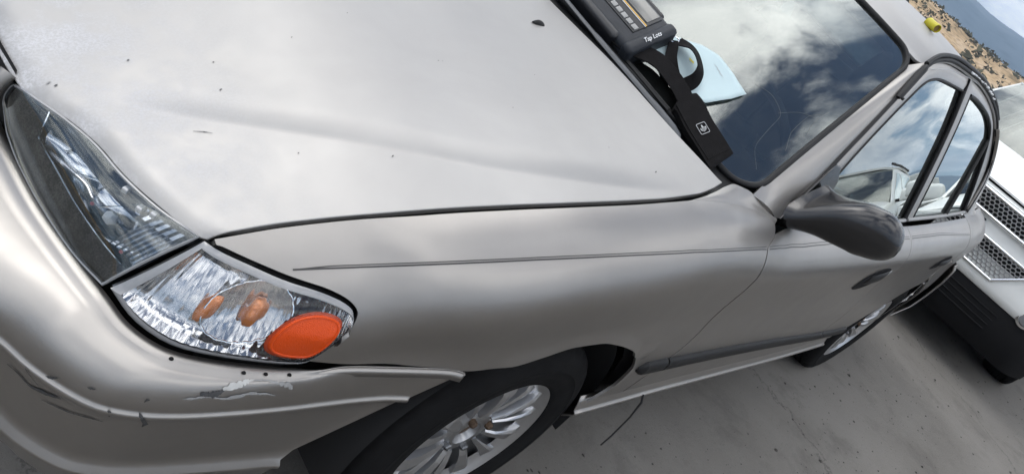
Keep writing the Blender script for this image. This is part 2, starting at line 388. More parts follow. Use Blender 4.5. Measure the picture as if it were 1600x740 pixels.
# hood
yg=pch([0,.252,.317,.379,.46,.554,.663,.784,.934,1.022,1.104,1.174,1.235],[.60,.624,.629,.639,.656,.671,.685,.703,.716,.721,.720,.709,.693])
zg=pch([0,.1,.2,.252,.317,.379,.46,.554,.663,.784,.934,1.022,1.104,1.174,1.235],[.600,.645,.680,.694,.717,.740,.770,.798,.823,.851,.877,.892,.905,.913,.920])
cr=pch([0,.25,.7,1.2],[.025,.035,.055,.070])
ry=pch([.1,.216,.356,.557,.763,.969,1.138],[.30,.366,.443,.547,.623,.672,.696])
def sm(t):
    t=min(max(t,0),1);return t*t*(3-2*t)
def H(x,y):
    s=abs(y)/max(yg(x),.3)
    z=zg(x)+cr(x)*(1-min(s,1.15)**2)
    amp=.0115*sm((x-.15)/.15)*sm((1.14-x)/.35)
    z+=amp*(1-(1-min(1,max(0,(ry(x)-abs(y))/.050+.35)))**2.2)
    return z
# side glass surface
def G(x,z):
    c=.04*(x-1.8)*(x-2.5) if x<2.5 else .010*(x-2.5)
    return -(.737-.40*(z-.92)-.10*(z-.92)**2-c)
# ================================================================ the silver sedan
ROOT = empty('silver_sedan', (2.1, 0, 0), 'weathered silver four-door sedan with worn hood and scraped front bumper', 'car')
LEFT = (-0.2, -1, .1)
def mir(P):
    P = np.array(P, float).copy(); P[..., 1] *= -1; return P

# ---- hood
xf_ = pch([0, .394, .566, .638, .727, .815, .914, .994, 1.0], [.086, .096, .116, .146, .169, .185, .213, .243, .250])
xr_ = pch([0, .219, .342, .513, .774, .939, .996, 1.0], [1.080, 1.088, 1.102, 1.131, 1.172, 1.215, 1.233, 1.236])
P = []
ss = np.concatenate([np.linspace(-1, -.9, 14), np.linspace(-.9, .9, 260)[1:-1], np.linspace(.9, 1, 14)])
for s in ss:
    a = abs(s); row = []
    x0, x1 = xf_(a), xr_(a)-.002
    for t in np.concatenate([np.linspace(0, .06, 8), np.linspace(.06, 1, 90)[1:]]):
        x = x0+(x1-x0)*t
        y = s*(yg(x)-.0055)
        z = H(x, y)
        z -= .010*max(0, 1-(x-x0)/.03)**2          # rolled leading edge
        row.append((x, y, z))
    P.append(row)
hood = grid('hood', P, 'silver_hood', ROOT, out=(0, 0, 1), th=.012, bev=.0022)
# washer nozzle on the hood
nz = Vector((.977, -.257, H(.977, -.257)))
P = []
for i in range(9):
    u = i/8; x = -.013+.030*u; h = .0095*math.sin(math.pi*min(1, u*.72+.05))**.8; wd = .0085*(1-.75*(1-u)**2)
    P.append([(nz.x+x, nz.y+wd*math.cos(a), nz.z-.001+h*math.sin(a)) for a in np.linspace(0, math.pi, 9)])
o = grid('washer_nozzle', P, 'black_plastic', hood, out=(0, 0, 1)); solid(o, .002, 0)
o2 = grid('washer_nozzle', mir(P), 'black_plastic', hood, out=(0, 0, 1)); solid(o2, .002, 0)

# ---- front fenders
shut = pch([.30, .386, .533, .621, .728, .80, .854, .870, .890], [1.275, 1.2875, 1.325, 1.350, 1.355, 1.354, 1.358, 1.41, 1.475])
FK = [(.2535, .2545, .690), (.27, .2615, .6905), (.305, .2985, .6885), (.345, .3345, .6875), (.385, .3725, .688), (.425, .407, .683), (.455, .4245, .668), (.475, .4205, .644), (.50, .4015, .608), (.525, .387, .580),
      (.57, .441, .580), (.62, .515, .583), (.67, .59, .583), (.71, .655, .577), (.76, .744, .587), (.81, .808, .606), (.865, .878, .626), (.93, .951, .629), (1.0, 1.027, .614), (1.07, 1.107, .584), (1.11, 1.131, .565)]
FK += [(1.11+(1.465-1.11)*k/6, 1.131+(shut(.565)-1.131)*k/6, .565) for k in range(1, 7)]
NK = 157; K = keyed(FK, NK); nv = 46
archx = pch([.386, .40, .455, .515, .565], [1.150, 1.156, 1.180, 1.171, 1.131])
Tc = [pch([1.06, 1.104, 1.174, 1.236, 1.275, 1.32, 1.37, 1.43, 1.47], v) for v in
      ([1.06, 1.104, 1.174, 1.238, 1.278, 1.32, 1.37, 1.43, 1.47], [-.7235, -.7225, -.712, -.697, -.691, -.703, -.720, -.742, -.753], [.8975, .9035, .9125, .9190, .9225, .922, .912, .893, .884])]
def fpoint(x, z, bx, bz):
    y = W(x, z); d = max(0, 1-math.hypot(x-bx, z-bz)/.026)
    k = sm((bx-.70)/.05)*sm((1.20-bx)/.02)
    return (x, y-.004*math.sin(min(1, d)*math.pi/2)*k, z)
def fender(mirror):
    V = []; nr = 6
    for tx, bx, bz in K:
        tz = zE(tx)-.001
        for j in range(nv):
            t = j/(nv-1); t = 1-(1-t)**1.9
            z = bz+(tz-bz)*t; x = bx+(tx-bx)*t
            kk = sm((tx-1.16)/.305)
            if kk > 0: x += kk*(shut(z)-(shut(.565)+(1.465-shut(.565))*(z-.565)/(zE(1.465)-.566)))
            V.append(fpoint(x, z, bx, bz))
        e = np.array(V[-1]); k = sm((tx-1.04)/.08)
        fl = e+np.array((0, .004, -.010)); tp = np.array([g(tx) for g in Tc]) if tx > 1.04 else fl
        q = fl+(tp-fl)*k
        for j in range(1, nr+1):
            u = j/nr; v = e+(q-e)*u; v[2] += .003*math.sin(math.pi*u)*k; V.append(tuple(v))
    F = gridfaces(NK, nv+nr)
    # lower rear tail between wheel arch and door, sharing the row at z = .565
    i0 = round((NK-1)*20/26); cols = list(range(i0, NK)); rows = 16
    idx = {}
    for c_, i in enumerate(cols):
        s_ = (K[i][1]-1.131)/(shut(.565)-1.131)
        for j in range(rows+1):
            if j == 0: idx[c_, 0] = i*(nv+nr); continue
            z = .565+(.386-.565)*j/rows; x = archx(z)+(shut(z)-archx(z))*s_
            d = max(0, 1-(x-archx(z))/.026)
            idx[c_, j] = len(V); V.append((x, W(x, z)-.004*math.sin(d*math.pi/2), z))
    for c_ in range(len(cols)-1):
        for j in range(rows): F.append((idx[c_, j+1], idx[c_+1, j+1], idx[c_+1, j], idx[c_, j]))
    A = np.array(V)
    if mirror: A = mir(A)
    F = orient(A, F, np.array((0, 1. if mirror else -1., .3)))
    o = mk('front_fender', A, F, 'silver', ROOT); solid(o, .006, .0016); return o
fl_ = fender(False); fr_ = fender(True)

# ---- pinstripes along fender and doors
def stripe(parent, keys, name='pinstripe', wd=.0008, m='stripe', off=.0012):
    K = keyed(keys, 160); P = []
    for x, z in K:
        P.append([(x, W(x, z+d)-off, z+d) for d in (-wd, 0, wd)])
    return grid(name, P, m, parent, out=(0, -1, 0))
LO_ = [(0.3394, 0.6941), (0.3569, 0.6994), (0.3724, 0.704), (0.3883, 0.7085), (0.4044, 0.7131), (0.4207, 0.7179), (0.4368, 0.7232), (0.4523, 0.7294), (0.4676, 0.736), (0.483, 0.7428), (0.4988, 0.7494), (0.5158, 0.7553), (0.5343, 0.7602), (0.5731, 0.77), (0.6149, 0.7792), (0.6591, 0.7884), (0.7054, 0.798), (0.7543, 0.8079), (0.8079, 0.8171), (0.8672, 0.8255), (0.9317, 0.8338), (1.0011, 0.8424), (1.0773, 0.851), (1.1464, 0.8548), (1.2269, 0.8569), (1.3255, 0.8557)]
UP_ = [(0.3394, 0.6941), (0.3569, 0.7001), (0.3725, 0.7054), (0.3885, 0.7105), (0.4045, 0.7152), (0.4209, 0.72), (0.4369, 0.7254), (0.4524, 0.7316), (0.4677, 0.7382), (0.4831, 0.7449), (0.499, 0.7515), (0.516, 0.7573), (0.5346, 0.7623), (0.5735, 0.7721), (0.6153, 0.7813), (0.6596, 0.7905), (0.7058, 0.8003), (0.7546, 0.8103), (0.8083, 0.8195), (0.8675, 0.8281), (0.9318, 0.8365), (1.001, 0.8454), (1.0769, 0.8541), (1.1458, 0.8581), (1.2261, 0.8604), (1.3251, 0.8592)]
stripe(fl_, LO_+[(1.352, .8545)]); stripe(fl_, UP_+[(1.352, .859)], wd=.0005)

# ---- doors, lower bodies
zs = pch([1.14, 1.42, 1.78, 2.44, 3.0, 3.6], [.346, .347, .335, .305, .290, .290])
RC, RR, RT, RB = (3.335, .292), .50, .335, .335     # arch: reach forward, height, reach rearward
def rear_cut(z):                     # rear door's rear edge: straight, then round the arch
    x = 3.36-.10*max(0, (.80-z))
    if z < RC[1]+RT: x = min(x, RC[0]-RR*math.sqrt(max(0, 1-((z-RC[1])/RT)**2)) if z > RC[1] else RC[0]-RR)
    return x
def door(name, xl, xr, mirror=False, nz_=60, nx_=64):
    P = []
    for i in range(nx_):
        s = i/(nx_-1); row = []
        for j in range(nz_):
            t = 1-(1-j/(nz_-1))**1.8
            zz_ = .385+(.9-.385)*t
            x = xl(zz_)+(xr(zz_)-xl(zz_))*s
            zb = zs(x)+.040; zt = zE(x)-.004
            z = zb+(zt-zb)*t
            x = xl(z)+(xr(z)-xl(z))*s
            row.append((x, W(x, z), z))
        P.append(row)
    A = np.array(P)
    if mirror: A = mir(A)
    return grid(name, A, 'silver', ROOT, out=(0, 1 if mirror else -1, 0), th=.010)
BP = lambda z: 2.512-.03*(.9-z)
fd = door('front_door', lambda z: shut(z)+.0062, lambda z: BP(z)-.002)
rd = door('rear_door', lambda z: BP(z)+.002, lambda z: rear_cut(z)-.002)
fdr = door('front_door', lambda z: shut(z)+.0025, lambda z: BP(z)-.002, True, 20, 20)
rdr = door('rear_door', lambda z: BP(z)+.002, lambda z: rear_cut(z)-.002, True, 20, 20)
DS_ = [(1.372, .854), (1.422, .853), (1.489, .850), (1.569, .850), (1.651, .852), (1.739, .854), (1.832, .8565), (2.2, .864), (2.495, .871)]
stripe(fd, DS_); stripe(fd, [(x, z+.004) for x, z in DS_], wd=.0005)
RS_ = [(2.523, .872), (2.75, .881), (2.888, .887), (3.34, .896)]
stripe(rd, RS_); stripe(rd, [(x, z+.004) for x, z in RS_], wd=.0005)

# ---- body side mouldings (rubber strip with a bright upper edge)
zmo = pch([1.20, 1.527, 1.974, 2.577, 3.0], [.508, .496, .468, .412, .385])
def moulding(parent, x0, x1, cap0=False, cap1=False):
    P = []
    for x in np.linspace(x0, x1, 60):
        zc = zmo(x); e = 1.0
        if cap0: e = min(e, math.sqrt(max(.02, min(1, (x-x0)/.022))))
        if cap1: e = min(e, math.sqrt(max(.02, min(1, (x1-x)/.022))))
        row = []
        for dz, dy in ((-.021, .001), (-.020, -.006), (-.014, -.0115), (0, -.013), (.013, -.0115), (.019, -.007), (.021, .001)):
            row.append((x, W(x, zc+dz*e)+dy*(e if dy < 0 else 1), zc+dz*e))
        P.append(row)
    o = grid('side_moulding', P, 'rubber', parent, out=(0, -1, 0)); return o
moulding(fl_, 1.205, shut(.505)-.003, cap0=True)
moulding(fd, shut(.50)+.004, 2.494)
moulding(rd, 2.502, 2.84, cap1=True)

# ---- rocker panel with its bright lower flange
P = []
for x in np.linspace(1.135, 2.845, 60):
    z = zs(x); row = []
    for dz, dy in ((.046, .010), (.030, .004), (.012, -.001), (.007, -.002), (.005, -.007), (.003, -.0085), (-.003, -.0085), (-.007, -.005), (-.03, .012), (-.07, .05)):
        row.append((x, W(x, z+.03)+dy, z+dz))
    P.append(row)
o = grid('rocker_panel', P, 'silver', ROOT, out=(0, -1, 0)); solid(o, .004, 0)
o = grid('rocker_panel', mir(P), 'silver', ROOT, out=(0, 1, 0)); solid(o, .004, 0)

# ---- rear quarter panels
def quarter(mirror):
    P = []
    for i in range(70):
        s = i/69; row = []
        for j in range(40):
            t = j/39
            zz_ = .30+(.94-.30)*t
            xl = rear_cut(zz_)+.002
            ztop = .94
            x = xl+(4.27-xl)*s
            zb = .33
            dx = x-RC[0]
            rx = RR if dx < 0 else RB
            if abs(dx) < rx: zb = max(zb, RC[1]+RT*math.sqrt(1-(dx/rx)**2))
            z = zb+(zE(x)-zb)*t
            x2 = max(x, 3.36-.10*max(0, .80-z)+.002) if zb > .6 or dx < 0 else x
            row.append((x2, W(x2, z), z))
        P.append(row)
    A = np.array(P)
    if mirror: A = mir(A)
    return grid('quarter_panel', A, 'silver', ROOT, out=(0, 1 if mirror else -1, 0), th=.008)
ql = quarter(False); qr = quarter(True)
# rear bumper, trunk lid
P = []
for a in np.linspace(-1, 1, 41):
    row = []
    for z, o_ in ((.66, -.015), (.63, .01), (.55, .025), (.45, .022), (.36, .01), (.27, -.04)):
        y = .80*math.sin(a*math.pi/2)*(1-.02*(1-abs(a)))
        x = 4.02+.32*math.cos(a*math.pi/2)**.6+o_
        row.append((x, y*(1+o_*.6), z))
    P.append(row)
o = grid('rear_bumper', P, 'silver', ROOT, out=(1, 0, 0), th=.006)
P = []
for s in np.linspace(-1, 1, 31):
    row = []
    for x, z in ((3.72, .985), (3.85, .985), (4.0, .98), (4.15, .972), (4.24, .955), (4.285, .92), (4.30, .85), (4.31, .66)):
        yy = s*(yE(min(x, 4.24))-.006); row.append((x-.04*s*s*(x > 4.1), yy, z-.045*s*s-(.0)))
    P.append(row)
o = grid('trunk_lid', P, 'silver', ROOT, out=(0, 0, 1), th=.008)

# ---- door frames and glass above the belt line
def GS(x, z, o=0.0): return (x, G(x, z)-o*.92, z+o*.39)
OUTF = [(1.530, .876), (1.667, 1.010), (1.790, 1.112), (1.910, 1.206), (1.975, 1.252), (2.035, 1.290), (2.110, 1.318), (2.238, 1.338), (2.40, 1.344), (2.556, 1.345)]
OUTR = [(2.560, 1.345), (2.693, 1.343), (2.88, 1.330), (3.056, 1.306), (3.16, 1.283), (3.246, 1.255), (3.34, 1.21), (3.43, 1.14), (3.455, 1.07), (3.43, .99), (3.405, .940)]
INF = [(1.590, .876), (1.724, .998), (1.810, 1.076), (1.891, 1.140), (1.985, 1.207), (2.074, 1.262), (2.150, 1.285), (2.239, 1.295), (2.40, 1.300), (2.512, 1.300)]
INR = [(2.640, 1.301), (2.760, 1.302), (2.953, 1.288), (3.060, 1.272), (3.140, 1.250), (3.20, 1.215), (3.259, 1.145), (3.31, 1.06), (3.345, .99), (3.361, .945)]
def strip(name, A, B, n, m, parent, oa=.0, ob=.0, th=.012, mid=None):
    a = crspline(A, n); b = crspline(B, n); P = []
    for p, q in zip(a, b):
        row = []
        for t in np.linspace(0, 1, 6):
            x, z = p+(q-p)*t
            row.append(GS(x, z, oa+(ob-oa)*t+.004*math.sin(math.pi*t)))
        P.append(row)
    o = grid(name, P, m, parent, out=(0, -1, .3), th=th); return o
strip('window_frame', OUTF, INF, 60, 'silver', fd, -.004, .002)
strip('window_frame', OUTR[:10], INR, 60, 'silver', rd, -.004, .002)
# pillar covers
strip('pillar_cover', [(2.520, 1.300), (2.530, 1.20), (2.515, 1.06), (2.494, .900)], [(2.556, 1.345), (2.562, 1.20), (2.545, 1.06), (2.52, .900)], 30, 'matte_black', fd, .003, .004)
strip('window_frame', [(2.560, 1.345), (2.566, 1.20), (2.549, 1.06), (2.525, .902)], [(2.640, 1.303), (2.635, 1.20), (2.618, 1.06), (2.598, .908)], 30, 'silver', rd, .003, .002)
# glass
FGO = [(1.60, .870), (1.724, .998), (1.810, 1.076), (1.891, 1.140), (1.985, 1.207), (2.074, 1.262), (2.150, 1.285), (2.239, 1.295), (2.40, 1.300), (2.518, 1.302), (2.532, 1.20), (2.515, 1.06), (2.494, .895), (2.3, .884), (2.0, .872), (1.75, .868)]
RGO = [(2.636, 1.303), (2.760, 1.302), (2.953, 1.288), (3.060, 1.272), (3.140, 1.250), (3.20, 1.215), (3.259, 1.145), (3.31, 1.06), (3.345, .99), (3.361, .940), (3.1, .918), (2.85, .905), (2.597, .898), (2.618, 1.06), (2.633, 1.20)]
for nm, Q, pa in (('door_glass', FGO, fd), ('door_glass', RGO, rd)):
    disc(nm, dens(Q, .03), lambda x, z: GS(x, z, -.004), 'side_glass', pa, rings=8, out=(0, -1, .3))
for Q, pa in ((FGO, fdr), (RGO, rdr)):
    disc('door_glass', dens(Q, .06), lambda x, z: (x, -G(x, z)-.004, z), 'side_glass', pa, rings=5, out=(0, 1, .3))
def sealtube(name, Q, r, pa, m='rubber', o=.003, n=None, mirror=False):
    pts = [Vector(GS(x, z, o)) for x, z in crspline(Q, n or 60)]
    if mirror: pts = [Vector((p.x, -p.y, p.z)) for p in pts]
    return tube(name, pts, r, m, pa, n=8)
sealtube('window_seal', FGO[:10], .0045, fd, o=.001)
sealtube('window_seal', FGO[9:13], .007, fd, o=.004)
sealtube('window_seal', RGO[:10], .0065, rd, o=.002)
sealtube('window_seal', [RGO[0], RGO[14], RGO[13], RGO[12]], .004, rd, o=.002)
sealtube('division_bar', [(3.197, 1.212), (3.14, 1.09), (3.062, .925)], .0075, rd, o=.002)
sealtube('belt_strip', [(1.60, .876), (2.0, .884), (2.3, .893), (2.494, .900)], .007, fd, 'lip_grey', o=.005)
sealtube('belt_strip', [(2.52, .902), (2.85, .914), (3.1, .926), (3.365, .942)], .007, rd, 'lip_grey', o=.005)

# ---- windshield
def WSf(s, t):
    x = (1.14+.22*s*s)*(1-t)+(1.90+.115*s*s)*t
    y = s*(.705*(1-t)+.548*t)
    z = (.968-.066*s*s)*(1-t)+(1.352-.055*s*s)*t+.018*math.sin(math.pi*t)*(1-.4*s*s)
    return (x, y, z)
WQ = roundrect(-1, 1, 0, 1, (.09, .09, .10, .10), 8)
WQ = dens(WQ, .04)
def shrink(Q, dx, dy0, dy1):
    return [(q[0]*(1-dx), dy0+(q[1])*(1-dy0-dy1)) for q in Q]
ws = disc('windshield', WQ, WSf, 'windshield_glass', ROOT, rings=16, center=(0, .5), out=(-.5, 0, .8))
# printed black border behind the glass edge
a = np.array(WQ); b_ = np.array(shrink(WQ, .052, .075, .035))
def under(q, d): 
    x, y, z = WSf(*q); return (x+d*.5, y, z-d*.86)
V = [under(q, .004) for q in a]+[under(q, .004) for q in b_]; n_ = len(a)
mk('black_border', V, [(i, (i+1) % n_, n_+(i+1) % n_, n_+i) for i in range(n_)], 'matte_black', ws)
tube('windshield_seal', [Vector(WSf(*q))+Vector((-.001, 0, .002)) for q in list(WQ)+[WQ[0]]], .0075, 'rubber', ws, n=8, caps=False)
# ---- A pillars and roof
WL = [WSf(-1, t) for t in np.linspace(.02, .95, 14)]
WL[0] = (1.345, -.714, .916)
AB = [(1.455, -.7505, .886), (1.50, -.746, .893)] + [GS(x+.002, z+.008, .004) for x, z in OUTF[1:7]]
AB[1] = GS(1.535, .895, .004)
a = crspline(WL, 40); b_ = crspline(AB, 40)
def pillar(mirror):
    P = []
    for p, q in zip(a, b_):
        row = []
        for t in np.linspace(0, 1, 9):
            v = p+(q-p)*t; v = v+np.array((-.25, -.55, .55))*.013*math.sin(math.pi*t)**.8
            row.append(v)
        P.append(row)
    A = np.array(P)
    if mirror: A = mir(A)
    return grid('windshield_pillar', A, 'silver', ROOT, out=(-.3, 1 if mirror else -1, .4), th=.008, bev=.002)
apl = pillar(False); apr = pillar(True)
zd = pch([1.90, 1.97, 2.035, 2.110, 2.238, 2.40, 2.56, 2.69, 2.88, 3.056, 3.16, 3.25], [1.225, 1.262, 1.296, 1.324, 1.345, 1.351, 1.352, 1.350, 1.337, 1.313, 1.290, 1.262])
zt_ = pch([1.88, 2.0, 2.2, 2.45, 2.7, 2.9, 3.1, 3.25], [1.352, 1.380, 1.406, 1.417, 1.415, 1.405, 1.384, 1.352])
P = []
for i, s in enumerate(np.linspace(-1, 1, 61)):
    row = []
    for t in np.linspace(0, 1, 50):
        x0 = 1.905+.115*s*s; x = x0+(3.25-x0)*t
        yd = -G(x, zd(x))+.006
        y = s*yd; u = abs(s)
        z = zd(x)+(zt_(x)-zd(x))*(1-u**2.6)
        if t < .12:
            k = 1-t/.12; xx, yy, zz_ = WSf(s*.998, 1.0); y = y*(1-k**2)+yy*k**2; z = z*(1-k**2)+(zz_+.003)*k**2
        row.append((x, y, z))
    P.append(row)
roof = grid('roof', P, 'silver_hood', ROOT, out=(0, 0, 1), th=.008)
# ---- rear window and C pillars
def RWf(s, t):
    x = 3.255*(1-t)+(3.74-.05*s*s)*t; y = s*(.555*(1-t)+.66*t); z = (1.343-.083*s**2)*(1-t)+(.985-.05*s*s)*t+.03*math.sin(math.pi*t)
    return (x, y, z)
disc('rear_window', dens(roundrect(-1, 1, 0, 1, (.08,)*4, 6), .06), RWf, 'side_glass', ROOT, rings=8, center=(0, .5), out=(.5, 0, .8))
def cpillar(mirror):
    a = crspline([(3.246, *GS(3.246, 1.260)[1:])]+[GS(x+.004, z, .006) for x, z in OUTR[5:]]+[(3.42, -.731, .930)], 30)
    b2 = crspline([RWf(-1, t) for t in np.linspace(0, 1, 8)]+[(3.74, -.69, .940)], 30); P = []
    for p, q in zip(a, b2):
        P.append([p+(q-p)*t+np.array((.1, -.6, .3))*.035*math.sin(math.pi*t) for t in np.linspace(0, 1, 9)])
    A = np.array(P)
    if mirror: A = mir(A)
    return grid('rear_pillar', A, 'silver', ROOT, out=(.2, 1 if mirror else -1, .3), th=.006)
cpillar(False); cpillar(True)
# door-opening weatherstrip along roof rail
sealtube('roof_weatherstrip', [(1.535, .888)]+[(x-.002, z+.010) for x, z in OUTF[1:]]+[(x+.004, z+.010) for x, z in OUTR[1:8]]+[(3.475, 1.07), (3.445, .985), (3.415, .945)], .0068, ROOT, o=.004, n=110)
sealtube('drip_moulding', [(2.02, 1.306), (2.105, 1.339), (2.238, 1.359), (2.40, 1.366), (2.70, 1.364), (2.88, 1.351), (3.056, 1.327), (3.2, 1.29)], .0065, ROOT, 'black_plastic', o=.006, n=60)
# leftover clip of trim on the pillar, with a screw and a hanging thread
A0, A1 = np.array(GS(1.885, 1.205, .012)), np.array(GS(2.01, 1.300, .012))
clip = tube('trim_clip', [A0+(A1-A0)*t for t in np.linspace(0, 1, 12)], [.006]+[.0095]*10+[.006], 'black_plastic', ROOT, n=8, flat=.7)
lathe('screw', [(.0001, -.003), (.004, -.002), (.004, .004)], 'black_plastic', clip, n=12, c=tuple(A0+np.array((.006, -.010, .004))))
tube('loose_thread', [GS(2.03, 1.297, .016), GS(2.2, 1.322, .018), GS(2.42, 1.334, .02), GS(2.58, 1.338, .018)], .0009, 'print_grey', clip, n=5)
for k in range(9):
    x = 2.50+.055*k+rnd.uniform(-.01, .01); z = zd(x)+.004
    tube('adhesive_residue', [GS(x, z, .011), GS(x+.02, z+rnd.uniform(-.003, .003), .012), GS(x+.04, z, .011)], rnd.uniform(.002, .004), 'print_white', ROOT, n=6)
# ---- front bumper
TB = [(.060, 0, .586), (.078, -.20, .584), (.094, -.275, .582), (.101, -.348, .579), (.112, -.441, .579), (.131, -.528, .579), (.1535, -.606, .578), (.172, -.653, .570), (.210, -.696, .564), (.264, -.7185, .559), (.322, -.737, .558), (.384, -.755, .5615), (.441, -.765, .575), (.49, -.777, .580), (.564, -.793, .582), (.62, -.804, .580), (.650, -.811, .574)]
BB = [(-.060, 0), (-.055, -.20), (-.045, -.30), (-.030, -.40), (-.004, -.50), (.034, -.565), (.064, -.607), (.089, -.654), (.148, -.722), (.215, -.748), (.300, -.762), (.385, -.771), (.441, -.775), (.49, -.779), (.540, -.785), (.565, -.790), (.585, -.795)]
L2 = [(-.055, 0), (-.05, -.20), (-.04, -.30), (-.025, -.40), (0, -.50), (.036, -.562), (.066, -.603), (.090, -.648), (.146, -.712), (.208, -.740), (.285, -.757), (.345, -.768), (.385, -.775), (.41, -.779), (.425, -.782), (.433, -.784), (.438, -.786)]
K = keyed([(*a, *b, *c) for a, b, c in zip(TB, BB, L2)], 140)
TG = np.gradient(K[:, 3:5], axis=0); TG /= np.linalg.norm(TG, axis=1)[:, None]
ON = np.stack([TG[:, 1], -TG[:, 0]], 1)               # outward in plan
def bumper_section(k, n):
    T = np.array(k[:3]); B = np.array((k[3], k[4], .50)); D = np.array((k[5], k[6], .34))
    n2 = np.array((n[0], n[1], 0)); L = float(np.dot((B-T), n2))
    T = T-n2*.0062*(1-sm((T[0]-.37)/.05))+np.array((0, 0, .0015*(1-sm((T[0]-.37)/.05)))); L += .0062*(1-sm((k[0]-.37)/.05))
    q_ = 1-.96*sm((T[0]-.36)/.08); d = min(.018, max(.004, L*.45))*q_
    Z = lambda z: np.array((0, 0, z))
    sl_ = lambda z: (B-T)*0
    def along(z):               # slide along the column towards B as it drops, without moving outward
        h = (B-T)-n2*np.dot(B-T, n2); h[2] = 0; return h*min(1, max(0, (T[2]-z)/(T[2]-.50)))
    row = [T-Z(.02), T, T+n2*d*.5+Z(.0005), T+n2*d-Z(.0015)+along(T[2]-.0015), T+n2*(d+.003*q_)-Z(.0065)+along(T[2]-.0065)]
    o0 = d+.003*q_; z0 = T[2]-.0065
    for w_ in np.linspace(.08, 1, 15):
        f1 = math.sin(w_*math.pi/2)**.95; f2 = 1-math.cos(w_*math.pi/2)
        z = z0+(.503-z0)*f2; row.append(np.array((T[0], T[1], 0))+n2*(o0+(L-o0)*f1)+along(z)+Z(z))
    for o_, z in ((.003, .502), (.0045, .498), (.003, .493), (-.006, .489), (-.010, .483)):
        row.append(np.array((B[0], B[1], 0))+n2*o_+Z(z))
    for t in (.2, .4, .6, .8, .92):
        row.append(np.array((*(B+(D-B)*t)[:2], .483+(.343-.483)*t))+n2*(-.010-.016*t))
    for o_, z in ((-.024, .330), (-.016, .325), (-.016, .317), (-.024, .311), (-.032, .29), (-.05, .24), (-.08, .20)):
        row.append(np.array((D[0], D[1], 0))+n2*o_+Z(z))
    return row
P = [bumper_section(k, n) for k, n in zip(K, ON)]
A = np.array(P); A = np.concatenate([mir(A)[::-1], A[1:]])
bumper = grid('front_bumper', A, 'silver', ROOT, out=(-1, 0, .3)); solid(bumper, .004, 0)

# ---- headlights
HT = [(.104, -.299, .652), (.111, -.330, .664), (.140, -.389, .673), (.163, -.444, .678), (.179, -.499, .679), (.207, -.563, .681), (.239, -.613, .685)]
HB = [(.1005, -.296, .612), (.105, -.325, .586), (.108, -.370, .5825), (.1145, -.430, .5825), (.124, -.485, .5825), (.137, -.540, .5825), (.1570, -.596, .5835)]
def lampsurf(HB, HT, bulge, nrm):
    b_ = [pch(np.linspace(0, 1, len(HB)), [q[j] for q in HB]) for j in range(3)]
    t_ = [pch(np.linspace(0, 1, len(HT)), [q[j] for q in HT]) for j in range(3)]
    nrm = np.array(nrm, float)/np.linalg.norm(nrm)
    def f(a, b, d=0.0):
        p0 = np.array([g(a) for g in b_]); p1 = np.array([g(a) for g in t_])
        return p0+(p1-p0)*b+nrm*(bulge*math.sin(math.pi*min(max(b, 0), 1))**.8*(math.sin(math.pi*(.08+.84*min(max(a, 0), 1))))**.5-d)
    return f
HN = (-.80, -.30, .50)
HL = lampsurf(HB, HT, .012, HN)
def lgrid(f, na, nb, d, a0=0, a1=1, b0=0, b1=1, g=None):
    return [[f(a0+(a1-a0)*i/(na-1), b0+(b1-b0)*j/(nb-1), d(a0+(a1-a0)*i/(na-1), b0+(b1-b0)*j/(nb-1)) if callable(d) else d) for j in range(nb)] for i in range(na)]
def loop(f, d, a0=0, a1=1, b0=0, b1=1, n=24):
    pts = [f(a0+(a1-a0)*i/n, b0, d) for i in range(n+1)]+[f(a1, b0+(b1-b0)*i/8, d) for i in range(1, 9)]+[f(a1+(a0-a1)*i/n, b1, d) for i in range(1, n+1)]+[f(a0, b1+(b0-b1)*i/8, d) for i in range(1, 9)]
    return pts
